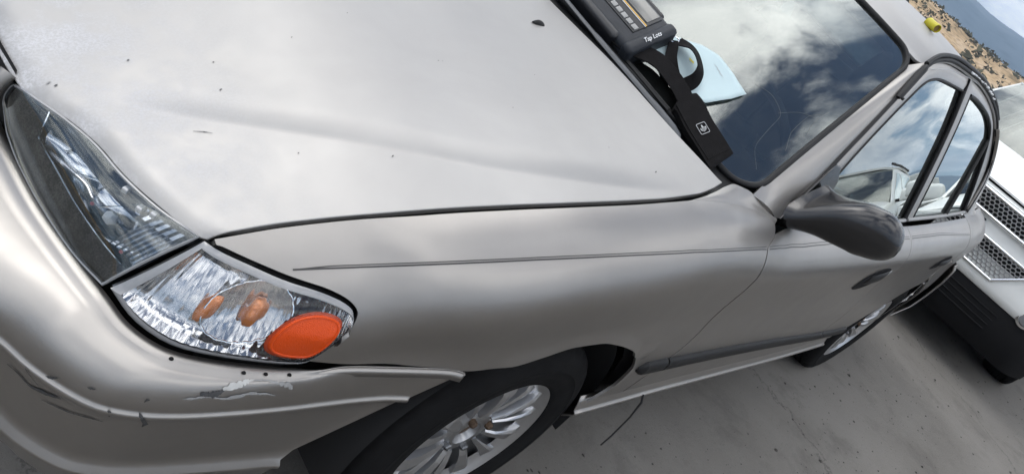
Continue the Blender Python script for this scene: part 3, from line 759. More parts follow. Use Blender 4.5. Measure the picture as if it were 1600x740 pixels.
def headlight(mirror):
    fx = mir if mirror else np.array; sg = -1 if mirror else 1
    nd = (HN[0], HN[1]*sg, HN[2])
    hsg = grid('headlight', fx(lgrid(HL, 30, 14, lambda a, b: .014+.050*min(1, 6*min(a, 1-a), 6*min(b, 1-b)))), 'smoke_chrome', ROOT, out=nd)
    # black bezel: inner end and lower band
    bo = pch([0, .20, .26, .295, .33, .45, .60, .75, .90, 1.0], [1, 1, .98, .76, .52, .45, .40, .35, .29, .25])
    Pz = []
    for i in range(110):
        a = i/109; Pz.append([HL(a, bo(a)*j/11, .008) for j in range(12)])
    bz = grid('bezel', fx(Pz), 'bezel_dark', hsg, out=nd); solid(bz, .002, 0)
    ed = [HL(a, bo(a), .0075) for a in np.linspace(.27, .97, 60)]
    tube('bezel_edge', fx(ed), .0014, 'chrome', hsg, n=6)
    # satin strip along the upper edge, standing in for sky reflected in the lens
    grid('sky_reflection_strip', fx(lgrid(HL, 40, 8, lambda a, b: .005+.020*(.97-b)*3.0, .29, .985, .72, .97)), 'lamp_satin', hsg, out=nd)
    # smooth reflector bowl with stepped ridges
    Pr = []
    for i in range(60):
        a = .28+.70*i/59; row = []
        for j in range(26):
            b = bo(a)*.97+(.96-bo(a)*.97)*j/25
            q = ((a-.66)/.36)**2+((b-.66)/.34)**2
            dd = .052-.034*min(1, q**1.3)+.0030*math.sin(9*a*math.pi)*(1-b)
            row.append(HL(a, b, dd))
        Pr.append(row)
    rf = grid('reflector', fx(Pr), 'reflector_smoke', hsg, out=nd)
    for k, (a0, b0, a1, b1) in enumerate(((.40, .60, .60, .90), (.52, .54, .74, .86), (.70, .50, .80, .90))):
        tube('reflector_ridge', fx([HL(a0+(a1-a0)*t, b0+(b1-b0)*t+.04*math.sin(math.pi*t), .030) for t in np.linspace(0, 1, 14)]), .0014, 'chrome', hsg, n=6)
    # ribbed end reflector
    Pe = lgrid(HL, 60, 8, lambda a, b: .016+.003*math.sin((a-.8)*2*math.pi/.020)+.004*(1-b), .845, .978, .34, .80)
    grid('ribbed_reflector', fx(Pe), 'reflector_chrome', hsg, out=nd)
    for k in range(6):
        a = .80+.03*k; Pk = lgrid(HL, 3, 4, .008, a, a+.016, .80, .955)
        grid('clear_rib', fx(Pk), 'reflector_chrome' if k % 2 else 'lamp_satin', hsg, out=nd)
    # bulb with its shield
    c0 = HL(.80, .44, .040); c1 = HL(.78, .54, .016)
    bb = tube('bulb', fx([c0+(c1-c0)*t for t in np.linspace(0, 1, 6)]), [.006, .007, .007, .0065, .005, .002], 'lamp_glass', hsg, n=12)
    c2 = HL(.775, .57, .010)
    tube('bulb_shield', fx([c1, c1+(c2-c1)*.5, c2, c2+(c2-c1)*.8]), [.0085, .0095, .0095, .006], 'print_white', hsg, n=6)
    box('bulb_socket', tuple(fx(HL(.83, .52, .022))), (.016, .012, .014), 'smoke_chrome', hsg, .002, Matrix.Rotation(.5, 3, 'Z'))
    for (a, b) in ((.70, .52), (.915, .36)):
        q = HL(a, b, .012); tube('bulb_clip', fx([q, q+np.array((-.002, -.002, .003))]), .0024, 'red_plastic', hsg, n=8)
    for (a, b) in ((.72, .93), (.84, .93), (.80, .88)):
        q = HL(a, b, .004); box('adjuster', tuple(fx(q)), (.011, .008, .008), 'print_grey', hsg, .0015, Matrix.Rotation(.6, 3, 'Z'))
    ln = grid('lens', fx(lgrid(HL, 50, 20, 0.0)), 'headlight_glass', hsg, out=nd)
    lp = loop(HL, .002); lp.append(lp[0])
    tube('lens_rim', fx(lp), .0026, 'lamp_frame', ln, n=6, caps=False)
    return hsg
hl_l = headlight(False); hl_r = headlight(True)

# ---- corner lamps
CT = [(.2455, -.620, .6835), (.258, -.637, .684), (.2955, -.664, .6815), (.331, -.689, .6805), (.369, -.710, .681), (.400, -.728, .678), (.4165, -.740, .6705), (.4205, -.7465, .661)]
CB = [(.1635, -.6065, .5865), (.180, -.6475, .5765), (.216, -.690, .5705), (.268, -.7125, .5655), (.323, -.7305, .5645), (.376, -.747, .570), (.3985, -.7545, .608), (.4185, -.753, .650)]
CN = (-.52, -.80, .30)
CL = lampsurf(CB, CT, .013, CN)
def corner_lamp(mirror):
    fx = mir if mirror else np.array; nd = (CN[0], CN[1]*(-1 if mirror else 1), CN[2])
    hsg = grid('corner_lamp', fx(lgrid(CL, 40, 14, lambda a, b: .010+.034*min(1, 5*min(a, 1-a), 5*min(b, 1-b)))), 'alloy_dark', ROOT, out=nd)
    # fluted bright reflector
    Pr = lgrid(CL, 230, 16, lambda a, b: .0045+.024*min(1, 6*min(b, 1-b))*min(1, 8*a, 8*(1-a))+.0005*abs(math.sin(a*math.pi*22)), .03, .975, .035, .965)
    rf = grid('reflector', fx(Pr), 'reflector_chrome', hsg, out=nd)
    # round bowl of the indicator bulb
    Pb = []
    for i in range(32):
        th = 2*math.pi*i/32; row = []
        for k in range(9):
            r = k/8; row.append(CL(.41+.145*r*math.cos(th), .56+.37*r*math.sin(th), .024-.015*r*r+.0008*math.cos(th*16)*r))
        Pb.append(row)
    grid('indicator_bowl', fx(Pb), 'reflector_chrome', hsg, out=nd, closeu=True)
    tube('bowl_rim', fx([q[-1] for q in Pb]+[Pb[0][-1]]), .0012, 'chrome', hsg, n=6, caps=False)
    for (a, b, r) in ((.425, .57, .0125), (.285, .46, .0100)):  # second, smaller one is the first bulb's reflection, built as a solid
        c0 = CL(a, b-.17, .016); c1 = CL(a, b+.17, .016)
        tube('bulb', fx([c0+(c1-c0)*t for t in np.linspace(0, 1, 9)]), [.3*r, .75*r, .95*r, r, r, r, .95*r, .75*r, .3*r], 'amber_bulb_and_reflection', hsg, n=14)
    # amber side reflector
    Pa = []
    for i in range(48):
        th = 2*math.pi*i/48; row = []
        for k in range(8):
            r = (k/7); e = 1+.05*math.cos(2*th); st_ = math.copysign(abs(math.sin(th))**.85, math.sin(th)); ct_ = math.copysign(abs(math.cos(th))**.85, math.cos(th))
            a = .685+.150*e*r*ct_+.020*r*st_; b = .47+.37*e*r*st_
            row.append(CL(a, b, -.0010-.0060*(1-r*r)*(1-abs(b-.50)/.40)+.004*max(0, r-.85)*6))
        Pa.append(row)
    am = grid('side_reflector', fx(Pa), 'amber', hsg, out=nd, closeu=True)
    tube('reflector_rim', fx([q[-2] for q in Pa]+[Pa[0][-2]]), .0018, 'amber', am, n=6, caps=False)
    # clear lens: smooth outside, fluted inside
    NA, NB = 300, 14
    LO = np.array(lgrid(CL, NA, NB, 0.0, .03, .985, .03, .97)); LI = np.array(lgrid(CL, NA, NB, lambda a, b: .0030+.0009*math.sin((a+.10*b)*2*math.pi*30), .03, .985, .03, .97))
    V = np.concatenate([fx(LO).reshape(-1, 3), fx(LI).reshape(-1, 3)]); n1_ = NA*NB
    FO = orient(V, gridfaces(NA, NB), np.array(nd, float)); FI = orient(V, gridfaces(NA, NB, n1_), -np.array(nd, float))
    ring_ = [i*NB for i in range(NA)]+[(NA-1)*NB+j for j in range(1, NB)]+[i*NB+NB-1 for i in range(NA-2, -1, -1)]+[j for j in range(NB-2, 0, -1)]
    FS = [(ring_[i], ring_[(i+1) % len(ring_)], ring_[(i+1) % len(ring_)]+n1_, ring_[i]+n1_) for i in range(len(ring_))]
    ln = mk('lens', V, list(FO)+list(FI)+FS, 'ribbed_glass', hsg, sharp=50)
    bm = bmesh.new(); bm.from_mesh(ln.data); bmesh.ops.recalc_face_normals(bm, faces=bm.faces); bm.to_mesh(ln.data); bm.free()
    # flange round the lens
    Pf = []
    O = loop(CL, .001); I = loop(CL, -.0016, .042, .972, .065, .935)
    for q, r in zip(O, I): Pf.append([q+(r-q)*t+np.array(CN)*.0012*math.sin(math.pi*t) for t in np.linspace(0, 1, 5)])
    Pf.append(Pf[0])
    fo = grid('lens_flange', fx(Pf), 'lamp_frame', ln, out=nd)
    return hsg
cl_l = corner_lamp(False); cl_r = corner_lamp(True)

# ---- grille between the headlights
P = []
for y in np.linspace(-.285, .285, 21):
    k = abs(y)/.285; x = .050+.030*k*k
    P.append([(x-.004, y, .648-.004*k), (x-.010, y, .640), (x-.010, y, .632), (x, y, .626)])
gs = grid('grille', P, 'silver', ROOT, out=(-1, 0, .3), th=.006)
for sg in (-1, 1):
    tube('grille_surround', [(.098, sg*.288, .664), (.086, sg*.296, .648), (.082, sg*.290, .622), (.078, sg*.27, .60)], .011, 'silver', gs, n=10)
for i in range(4):
    z = .600+.009*i
    tube('grille_bar', [(.062+.02*(y/.28)**2, y, z) for y in np.linspace(-.27, .27, 15)], .003, 'black_plastic', gs, n=6)
P = [[(.085+.02*(y/.28)**2, y, z) for z in (.57, .67)] for y in np.linspace(-.29, .29, 11)]
grid('grille_backing', P, 'dark_liner', gs, out=(-1, 0, 0))

# ---- dark structure behind the panel gaps
P = []
for s in np.linspace(-1, 1, 31):
    a = abs(s); row = []
    for t in np.linspace(0, 1, 24):
        x = xf_(a)+.02+(xr_(a)+.05-xf_(a)-.02)*t; row.append((x, s*(yg(min(x, 1.2))+.03), H(min(x, 1.22), s*yg(min(x, 1.22))*.98)-.035))
    P.append(row)
grid('engine_bay_liner', P, 'engine_bay', ROOT, out=(0, 0, 1))
for sg in (-1, 1):
    P = []
    for x in np.linspace(.30, 4.2, 80):
        row = []
        for t in np.linspace(0, 1, 12):
            zb = .36
            if x < 1.30: zb = max(zb, .29+math.sqrt(max(0, .36**2-(x-.90)**2)))
            if x < .66: zb = .56
            if -RR-.01 < x-RC[0] < RB+.01: zb = RC[1]+(RT+.01)*math.sqrt(max(0, 1-((x-RC[0])/((RR if x < RC[0] else RB)+.01))**2))
            z = zb+(zE(x)-.03-zb)*t; row.append((x, sg*-(W(x, z)+.035), z))
        P.append(row)
    grid('inner_side_structure', P, 'dark_liner', ROOT)
for sg in (-1, 1):
    for cx, rr_ in ((.90, .345), (3.335, .350)):
        o = lathe('wheel_liner', [(.02, -.22), (rr_, -.22), (rr_, .0), (rr_, .03)] if False else [(.02, .24), (rr_, .24), (rr_, .12), (rr_, .0)], 'dark_liner', ROOT, n=36, c=(cx, -.80 if sg < 0 else .80, .29), a0=-15, a1=195)
        if sg > 0: o.scale = (1, 1, 1); o.data.transform(Matrix.Translation((0, 0, 0))@Matrix.Scale(-1, 4, (0, 1, 0))@Matrix.Translation((0, -1.6, 0))@Matrix.Translation((0, 0, 0)))
V, F = boxes([(.36, 4.05, -.56, .56, .22, .50), (1.3, 2.95, -.76, .76, .24, .36), (.14, .60, -.55, .55, .26, .54), (3.70, 4.22, -.66, .66, .30, .62)])
mk('underbody', V, F, 'dark_liner', ROOT, smooth=False)

# ---- cowl, wiper
P = []
for s in np.linspace(-1, 1, 41):
    a = abs(s); row = []
    for t in np.linspace(0, 1, 6):
        x0 = xr_(a)-.01; y0 = s*.69; x, y, z = WSf(s*.97, .012)
        v = np.array((x0, y0, H(x0, y0)-.030))*(1-t)+np.array((x, y, z-.004))*t; v[2] -= .012*math.sin(math.pi*t); row.append(v)
    P.append(row)
cowl = grid('cowl_panel', P, 'black_plastic', ROOT, out=(0, 0, 1))
Pn = np.array(P)
for k in range(64):
    s = -.86+1.72*k/63; a = abs(s)
    x0 = xr_(a)+.006; y0 = s*.69; z0 = H(x0, y0)-.016
    V, F = boxes([(-.003, .034, -.0035, .0035, -.006, .004)])
    V = [(x0+v[0], y0+v[1]+.3*v[0], z0+v[2]-.15*v[0]) for v in V]
    mk('cowl_slat', V, F, 'black_plastic', cowl, smooth=False)
def onws(s, t, d):
    x, y, z = WSf(s, t); return Vector((x-d*.46, y, z+d*.88))
def wiper(s_p, s_e, name='wiper'):
    ax = [onws(s_p, -.072, .016), onws(s_p+.03, -.055, .026), onws(s_p+(s_e-s_p)*.25, -.042, .028), onws(s_p+(s_e-s_p)*.5, -.028, .028), onws(s_p+(s_e-s_p)*.72, -.012, .026)]
    arm = tube(name, [tuple(v) for v in crspline(ax, 24)], [.011]*6+[.0095]*10+[.007]*8, 'wiper_grey', ROOT, n=8, flat=.6)
    bl = [onws(s_p+(s_e-s_p)*k, -.01+.06*k, .008) for k in np.linspace(.12, 1.15, 20)]
    tube('wiper_blade', bl, .0075, 'black_plastic', arm, n=6, flat=.8)
    tube('blade_rubber', [v+Vector((.004, 0, -.010)) for v in bl], .003, 'rubber', arm, n=6)
    return arm
WIP = wiper(-.78, .04)
wiper(.12, .80)
# ---- wheels
def make_wheel(loc):
    w_ = bpy.data.objects.new('wheel', None)
    prof = [(.150, -.060), (.178, -.072), (.1865, -.080), (.1905, -.0815), (.1915, -.078), (.186, -.070), (.176, -.055), (.172, -.02), (.172, .07), (.185, .08)]
    V = []; n = 72
    for i in range(n):
        a = 2*math.pi*i/n
        for r, h in prof: V.append((r*math.cos(a), h, r*math.sin(a)))
    me_o = mk('wheel', V, gridfaces(n, len(prof), 0, True), 'alloy', ROOT, sharp=40)
    o = me_o; o.location = Vector(loc)-WO[ROOT.name]; WO[o.name] = Vector((0, 0, 0))
    # tyre
    tp = [(.183, -.070), (.188, -.082), (.198, -.0875), (.207, -.0885), (.209, -.0895), (.226, -.0915), (.240, -.0920), (.2415, -.0930), (.2435, -.0920), (.258, -.0905), (.272, -.086), (.282, -.079), (.289, -.070), (.2925, -.060),
          (.2932, -.0475), (.2865, -.0470), (.2865, -.0425), (.2938, -.0420), (.2945, -.017), (.2875, -.0165), (.2875, -.0115), (.2945, -.011), (.2945, .011), (.2875, .0115), (.2875, .0165), (.2945, .017), (.2938, .042), (.2865, .0425), (.2865, .047), (.2932, .0475), (.289, .07), (.272, .086), (.24, .092), (.20, .088), (.183, .07)]
    V = []; n = 120
    for i in range(n):
        a = 2*math.pi*i/n
        for k, (r, h) in enumerate(tp):
            rr = r
            if i % 3 == 0 and (.29 < r) and abs(h) > .02: rr = r-.0045     # tread sipes
            if i % 3 == 0 and 11 <= k <= 13: rr = r-.003
            V.append((rr*math.cos(a), h, rr*math.sin(a)))
    ty = mk('tyre', V, gridfaces(n, len(tp), 0, True), 'tyre_rubber', None, sharp=60); ty.parent = o
    # dished centre
    dp = [(.176, -.058), (.165, -.049), (.120, -.043), (.072, -.046), (.060, -.056), (.046, -.060), (.034, -.059), (.031, -.052), (.028, -.038), (.001, -.038)]
    V = []
    for i in range(60):
        a = 2*math.pi*i/60
        for r, h in dp: V.append((r*math.cos(a), h, r*math.sin(a)))
    d = mk('wheel_disc', V, gridfaces(60, len(dp), 0, True), 'alloy_mid', None, sharp=40); d.parent = o
    # flared fin spokes: two alternating kinds
    sm_ = []
    for kind in (0, 1):
        secs = [(.058, .0075, -.062), (.085, .010, -.071), (.125, .0145, -.076), (.150, .0185, -.0765), (.1725, .023, -.070)] if kind == 0 else [(.066, .005, -.058), (.095, .0075, -.066), (.130, .0115, -.072), (.155, .0155, -.0735), (.1735, .0195, -.069)]
        V = []
        for r, hw, h in secs:
            V += [(r, -.045, -hw*1.15), (r, h+.004, -hw), (r, h+.0015, -hw*.25), (r, h-.001, hw*.55), (r, h+.003, hw), (r, -.045, hw*1.15)]
        F = gridfaces(len(secs), 6)+[(0, 1, 2, 3, 4, 5), tuple(reversed(range(24, 30)))]
        me = bpy.data.meshes.new('spoke'); me.from_pydata(V, [], F); me.update(); me.materials.append(MT['alloy']); sm_.append(me)
        bm = bmesh.new(); bm.from_mesh(me); bmesh.ops.recalc_face_normals(bm, faces=bm.faces); bm.to_mesh(me); bm.free()
    for k in range(14):
        s_ = bpy.data.objects.new('spoke', sm_[k % 2]); C.objects.link(s_); s_.parent = o; s_.rotation_euler = (0, 2*math.pi*k/14, 0)
    for k in range(4):
        a = R(35+90*k); nu = lathe('lug_nut', [(.0001, -.071), (.006, -.071), (.0085, -.068), (.0095, -.052), (.014, -.051)], 'rust_metal' if k < 2 else 'alloy_dark', None, n=6, c=(.050*math.cos(a), 0, .050*math.sin(a)), sharp=30); nu.parent = o
    tubeo = lathe('hub_cap', [(.0001, -.048), (.016, -.048), (.021, -.044), (.022, -.036)], 'rust_metal', None, n=24); tubeo.parent = o
    return o
wh = make_wheel((.873, -.728, .291))
def place(o, loc, rz=0, spin=0):
    c = copytree(o, ROOT); c.location = Vector(loc)-Vector(ROOT.location); c.rotation_euler = (0, spin, rz); return c
place(wh, (3.335, -.725, .291), 0, .5)
place(wh, (.873, .728, .291), math.pi, .3); place(wh, (3.335, .725, .291), math.pi, .8)
wh.rotation_euler = (0, .22, 0)

# ---- door mirror
def dmirror(sg):
    secs = [(1.590, -.732, .925, .043, .095, .50), (1.588, -.755, .927, .045, .088, .45), (1.586, -.785, .938, .050, .075, .32), (1.588, -.815, .952, .057, .065, .16), (1.594, -.85, .966, .063, .058, .04), (1.606, -.885, .975, .063, .054, 0), (1.622, -.912, .978, .055, .047, 0), (1.638, -.935, .975, .039, .035, 0), (1.646, -.947, .971, .020, .019, 0), (1.649, -.951, .969, .005, .004, 0)]
    K = keyed(secs, 44); P = []
    for cx, cy, cz, hz, hx, ta in K:
        row = []
        for i in range(41):
            th = 2*math.pi*i/40; c_, s_ = math.cos(th), math.sin(th)
            ex = -abs(c_)**.9*hx if c_ > 0 else abs(c_)**.55*hx*.62
            row.append((cx+ex, cy, cz+math.copysign(abs(s_)**.8, s_)*hz+ta*ex))
        P.append(row)
    A = np.array(P)
    if sg > 0: A = mir(A)
    o = grid('door_mirror', A, 'mirror_shell', fd if sg < 0 else fdr)
    A2 = A[20:40:1, 15:26]; g = A2.copy(); g[..., 0] += .004
    grid('mirror_glass', g, 'chrome', o)
    # sail plate
    Q = [(1.485, .880), (1.58, .955), (1.665, 1.022), (1.70, 1.02), (1.72, .985), (1.70, .93), (1.69, .880), (1.6, .872)]
    pl_ = disc('mirror_base', dens(Q, .03), lambda x, z: (x, (G(x, z)-.012)*(1 if sg < 0 else -1), z+.004), 'mirror_shell', o, rings=4, out=(0, sg, .3)); solid(pl_, .012, .003)
    return o
mirr = dmirror(-1); dmirror(1)
# ---- door handles
def handle(pa, x0, x1, zc, hh, slope, sg=-1):
    def hs(u, v, d):
        x = x0+(x1-x0)*u; z = zc+slope*(u-.5)+hh*v*(math.sin(math.pi*min(1, .06+.88*u))**.42)
        return (x, -sg*W(x, z)*1+sg*d if sg > 0 else W(x, z)-d, z)
    P = [[hs(u, v, .0015+.004*math.sqrt(max(0, 1-v*v))*math.sqrt(max(0, math.sin(math.pi*u)))) for v in np.linspace(-1, 1, 11)] for u in np.linspace(0, 1, 24)]
    h = grid('door_handle', P, 'matte_black', pa, out=(0, sg, 0))
    P = [[hs(u, v, .003+.013*math.sqrt(max(0, 1-((v-.25)/.6)**2))*math.sqrt(max(0, math.sin(math.pi*(u-.2)/.7)))) for v in np.linspace(-.3, .8, 9)] for u in np.linspace(.22, .88, 20)]
    grid('pull_flap', P, 'black_plastic', h, out=(0, sg, 0)); return h
handle(fd, 2.215, 2.43, .734, .046, .030)
handle(rd, 3.05, 3.245, .772, .032, .028)
lathe('key_lock', [(.0001, -.0025), (.009, -.0025), (.0105, 0)], 'lip_grey', fd, n=20, c=(2.455, W(2.455, .756), .756))

# ---- cabin
dash = []
for s in np.linspace(-1, 1, 21):
    row = []
    for x, z in ((1.20, .90), (1.34, .915), (1.48, .935), (1.62, .925), (1.70, .87), (1.70, .70), (1.66, .5)):
        row.append((x+.17*s*s*(x < 1.5), s*.66, z-.03*s*s))
    dash.append(row)
dsh = grid('dashboard', dash, 'interior', ROOT, out=(0, 0, 1))
sw = Vector((1.86, -.36, .86)); ring = []
for i in range(33):
    a = 2*math.pi*i/32; ring.append((sw.x+.185*math.sin(a)*-.42, sw.y+.185*math.cos(a), sw.z+.185*math.sin(a)*.91))
stw = tube('steering_wheel', ring, .014, 'interior', ROOT, n=8, caps=False)
box('steering_hub', sw, (.05, .13, .10), 'interior', stw, .02)
for a in (0, 180, 270):
    tube('steering_spoke', [sw, sw+Vector((-.42*.18*math.sin(R(a)), .18*math.cos(R(a)), .91*.18*math.sin(R(a))))], .012, 'interior', stw, n=6)
def seat(y, x, wd=.50, back=True):
    s_ = box('seat', (x, y, .52), (.50, wd, .16), 'interior_seat', ROOT, .06, seg=4)
    box('backrest', (x+.33, y, .82), (.14, wd, .56), 'interior_seat', s_, .06, Matrix.Rotation(R(20), 3, 'Y'), 4)
    return s_
for y in (-.36, .36):
    s_ = seat(y, 2.15); box('headrest', (2.62, y, 1.17), (.09, .26, .18), 'interior_seat', s_, .04, Matrix.Rotation(R(12), 3, 'Y'), 4)
seat(0, 2.95, 1.20)
box('rear_shelf', (3.55, 0, .90), (.55, 1.2, .04), 'interior', ROOT, .01)
box('cabin_floor', (2.3, 0, .40), (2.3, 1.35, .06), 'interior', ROOT, .01)
P = [[(x, s*(-G(x, zd(x))-.03), zd(x)-.02+(zt_(x)-zd(x))*(1-abs(s)**2.6)) for x in np.linspace(2.03, 3.2, 14)] for s in np.linspace(-1, 1, 15)]
grid('headliner', P, 'interior_seat', ROOT, out=(0, 0, -1))
for sg in (-1, 1):
    v0 = [WSf(sg*.5, .93), WSf(sg*.5, .80)]
    P = [[(WSf(s, t)[0]+.05, WSf(s, t)[1], WSf(s, t)[2]-.03) for t in np.linspace(.80, .97, 5)] for s in np.linspace(sg*.2, sg*.85, 9)]
    o = grid('sun_visor', P, 'lip_grey', ROOT); solid(o, .012, .004)
mp = WSf(.02, .80)
box('rearview_mirror', (mp[0]+.07, mp[1], mp[2]-.05), (.03, .24, .065), 'black_plastic', ROOT, .012)
# registration sticker and label plates behind the glass
sk = [(-.43, .50), (-.25, .50), (-.25, .60), (-.43, .60)]
# black tie hanging from the rocker
tube('hanging_tie', [(1.415, -.840, .352), (1.413, -.852, .335), (1.40, -.862, .29), (1.365, -.872, .235), (1.345, -.875, .205)], [.003, .003, .0022, .0022, .002], 'rubber', ROOT, n=6)

# ---- scrapes, chips and cracks
def mark(parent, pts, nrms, widths, m, name='scrape_mark', lift=.0010):
    """thin flake of chipped or scraped finish lying on the surface"""
    P = np.array(pts, float); Nn = np.array(nrms, float); n = 26
    C3 = crspline(np.concatenate([P, Nn, np.array(widths)[:, None]], 1), n); V, F = [], []
    for i in range(n):
        p_, nn, wd = C3[i, :3], C3[i, 3:6]/np.linalg.norm(C3[i, 3:6]), C3[i, 6]
        tg = C3[min(i+1, n-1), :3]-C3[max(i-1, 0), :3]; sd = np.cross(tg, nn); sd /= np.linalg.norm(sd)+1e-9
        j = wd*(1+.5*rnd.uniform(-1, 1)); k = wd*(1+.5*rnd.uniform(-1, 1))
        V += [p_+sd*j/2+nn*lift, p_+nn*lift*1.3, p_-sd*k/2+nn*lift]
        if i: o = 3*i; F += [(o-3, o-2, o+1, o), (o-2, o-1, o+2, o+1)]
    return mk(name, V, F, m, parent)

mark(bumper, [(0.0796, -0.605, 0.4511), (0.0885, -0.6229, 0.4518), (0.0984, -0.6405, 0.4479), (0.1085, -0.6582, 0.4559), (0.1209, -0.6772, 0.4653)], [(-0.87, -0.47, -0.14), (-0.89, -0.43, -0.14), (-0.84, -0.52, -0.14), (-0.81, -0.57, -0.14), (-0.78, -0.61, -0.15)], [0.001, 0.004, 0.0035, 0.0065, 0.001], 'primer') 
mark(bumper, [(0.1101, -0.6557, 0.4373), (0.1196, -0.6699, 0.4422), (0.1327, -0.6871, 0.4474), (0.1457, -0.702, 0.455), (0.1625, -0.7136, 0.4565)], [(-0.81, -0.57, -0.14), (-0.78, -0.61, -0.15), (-0.73, -0.67, -0.15), (-0.62, -0.77, -0.16), (-0.48, -0.86, -0.16)], [0.001, 0.0028, 0.002, 0.0025, 0.0006], 'primer') 
mark(bumper, [(0.098, -0.6674, 0.5043), (0.1019, -0.6727, 0.5066), (0.1072, -0.6789, 0.5136)], [(-0.82, -0.57, 0.05), (-0.82, -0.57, 0.05), (-0.79, -0.6, 0.11)], [0.0006, 0.004, 0.0006], 'primer') 
mark(bumper, [(0.1305, -0.7039, 0.5225), (0.1338, -0.7069, 0.5232), (0.1376, -0.7099, 0.525)], [(-0.71, -0.64, 0.29), (-0.67, -0.7, 0.26), (-0.67, -0.7, 0.26)], [0.0006, 0.003, 0.0006], 'primer') 
mark(bumper, [(0.185, -0.7392, 0.5051), (0.1872, -0.7435, 0.5011), (0.1907, -0.745, 0.4953), (0.2072, -0.7321, 0.4617), (0.2046, -0.7304, 0.4557)], [(-0.31, -0.95, 0.0), (-0.31, -0.88, 0.35), (-0.29, -0.91, -0.29), (-0.28, -0.95, -0.16), (-0.28, -0.95, -0.16)], [0.0015, 0.004, 0.005, 0.005, 0.001], 'primer') 
mark(bumper, [(0.1519, -0.7278, 0.5017), (0.1545, -0.7296, 0.5008), (0.1641, -0.7176, 0.4727)], [(-0.45, -0.82, 0.35), (-0.45, -0.82, 0.35), (-0.43, -0.89, -0.17)], [0.001, 0.005, 0.001], 'primer') 
mark(bumper, [(0.1855, -0.7373, 0.5237), (0.1882, -0.7375, 0.5271), (0.1909, -0.7383, 0.5275)], [(-0.33, -0.93, 0.17), (-0.33, -0.91, 0.26), (-0.33, -0.91, 0.26)], [0.0006, 0.0035, 0.0006], 'primer') 
mark(bumper, [(0.2464, -0.7484, 0.5383), (0.2509, -0.7489, 0.5392), (0.2591, -0.7512, 0.5374), (0.2682, -0.7518, 0.54), (0.2757, -0.7516, 0.5433)], [(-0.18, -0.9, 0.4), (-0.18, -0.9, 0.39), (-0.16, -0.92, 0.36), (-0.17, -0.92, 0.36), (-0.14, -0.9, 0.4)], [0.002, 0.007, 0.008, 0.009, 0.002], 'primer') 
mark(bumper, [(0.274, -0.7509, 0.5441), (0.2817, -0.7504, 0.547), (0.2932, -0.7503, 0.5496), (0.3042, -0.7498, 0.5518), (0.3149, -0.7493, 0.5528)], [(-0.16, -0.85, 0.49), (-0.13, -0.81, 0.56), (-0.12, -0.74, 0.66), (-0.08, -0.46, 0.88), (-0.03, -0.18, 0.98)], [0.004, 0.008, 0.008, 0.006, 0.001], 'bare_scrape') 
mark(bumper, [(0.227, -0.7467, 0.5318), (0.2384, -0.7491, 0.532), (0.2534, -0.7511, 0.5347), (0.2741, -0.7554, 0.5322), (0.2907, -0.7577, 0.5323), (0.3087, -0.7586, 0.5385), (0.3187, -0.7595, 0.5401)], [(-0.22, -0.93, 0.29), (-0.19, -0.94, 0.27), (-0.17, -0.93, 0.31), (-0.14, -0.97, 0.22), (-0.14, -0.96, 0.25), (-0.14, -0.94, 0.3), (-0.14, -0.93, 0.33)], [0.001, 0.005, 0.002, 0.003, 0.006, 0.004, 0.001], 'lip_grey') 
mark(bumper, [(0.3049, -0.7586, 0.5367), (0.3196, -0.7606, 0.537), (0.3331, -0.7627, 0.5363), (0.3481, -0.7655, 0.5318)], [(-0.14, -0.94, 0.3), (-0.13, -0.95, 0.27), (-0.13, -0.97, 0.21), (-0.12, -0.98, 0.15)], [0.0015, 0.004, 0.003, 0.001], 'lip_grey') 
mark(bumper, [(0.3129, -0.7499, 0.5526), (0.3301, -0.7531, 0.5528), (0.3473, -0.7593, 0.5511), (0.3614, -0.7632, 0.5486), (0.369, -0.7661, 0.5419)], [(-0.09, -0.46, 0.88), (-0.06, -0.19, 0.98), (-0.16, -0.74, 0.65), (-0.14, -0.92, 0.37), (-0.11, -0.97, 0.23)], [0.0005, 0.003, 0.004, 0.008, 0.001], 'lip_grey') 
mark(bumper, [(0.0813, -0.6487, 0.4997), (0.0838, -0.6531, 0.4962), (0.1019, -0.6501, 0.4624)], [(-0.81, -0.46, 0.35), (-0.82, -0.5, -0.29), (-0.83, -0.54, -0.14)], [0.0008, 0.0015, 0.0005], 'primer') 
for (a, b, c) in ((.3010, -.7405, .5592), (.330, -.7475, .5590), (.362, -.755, .5600), (.2150, -.7075, .5640)):
    lathe('clip_hole', [(.0001, .0008), (.0028, .0008), (.0032, .0)], 'matte_black', bumper, n=10, axis='Z', c=(a, b, c+.0004))
def hx_(x, y): return (x, y, H(x, y))
mark(hood, [hx_(.2760, -.4460), hx_(.2876, -.4500), hx_(.2975, -.4555)], [(-.36, -.08, .93)]*3, [.0004, .0011, .0004], 'primer', 'scratch')
for (x, y, s_) in ((x, y, s*.75) for x, y, s in ((.513, -.559, .0022), (.6726, -.378, .0018), (.3235, -.3875, .0025), (.680, -.3795, .0012), (.134, -.3225, .004), (.141, -.330, .003), (.45, -.30, .0018), (.39, -.52, .0016), (.76, -.50, .0015), (.93, -.60, .0016), (.56, -.25, .0016), (.86, -.42, .0013), (1.02, -.66, .0035), (.33, -.33, .002), (.23, -.30, .0025))):
    mark(hood, [hx_(x-s_, y-s_*.6), hx_(x, y), hx_(x+s_, y+s_*.5)], [(-.25, -.06, .96)]*3, [s_*.3, s_, s_*.3], 'primer' if s_ < .003 else 'lip_grey', 'chip')
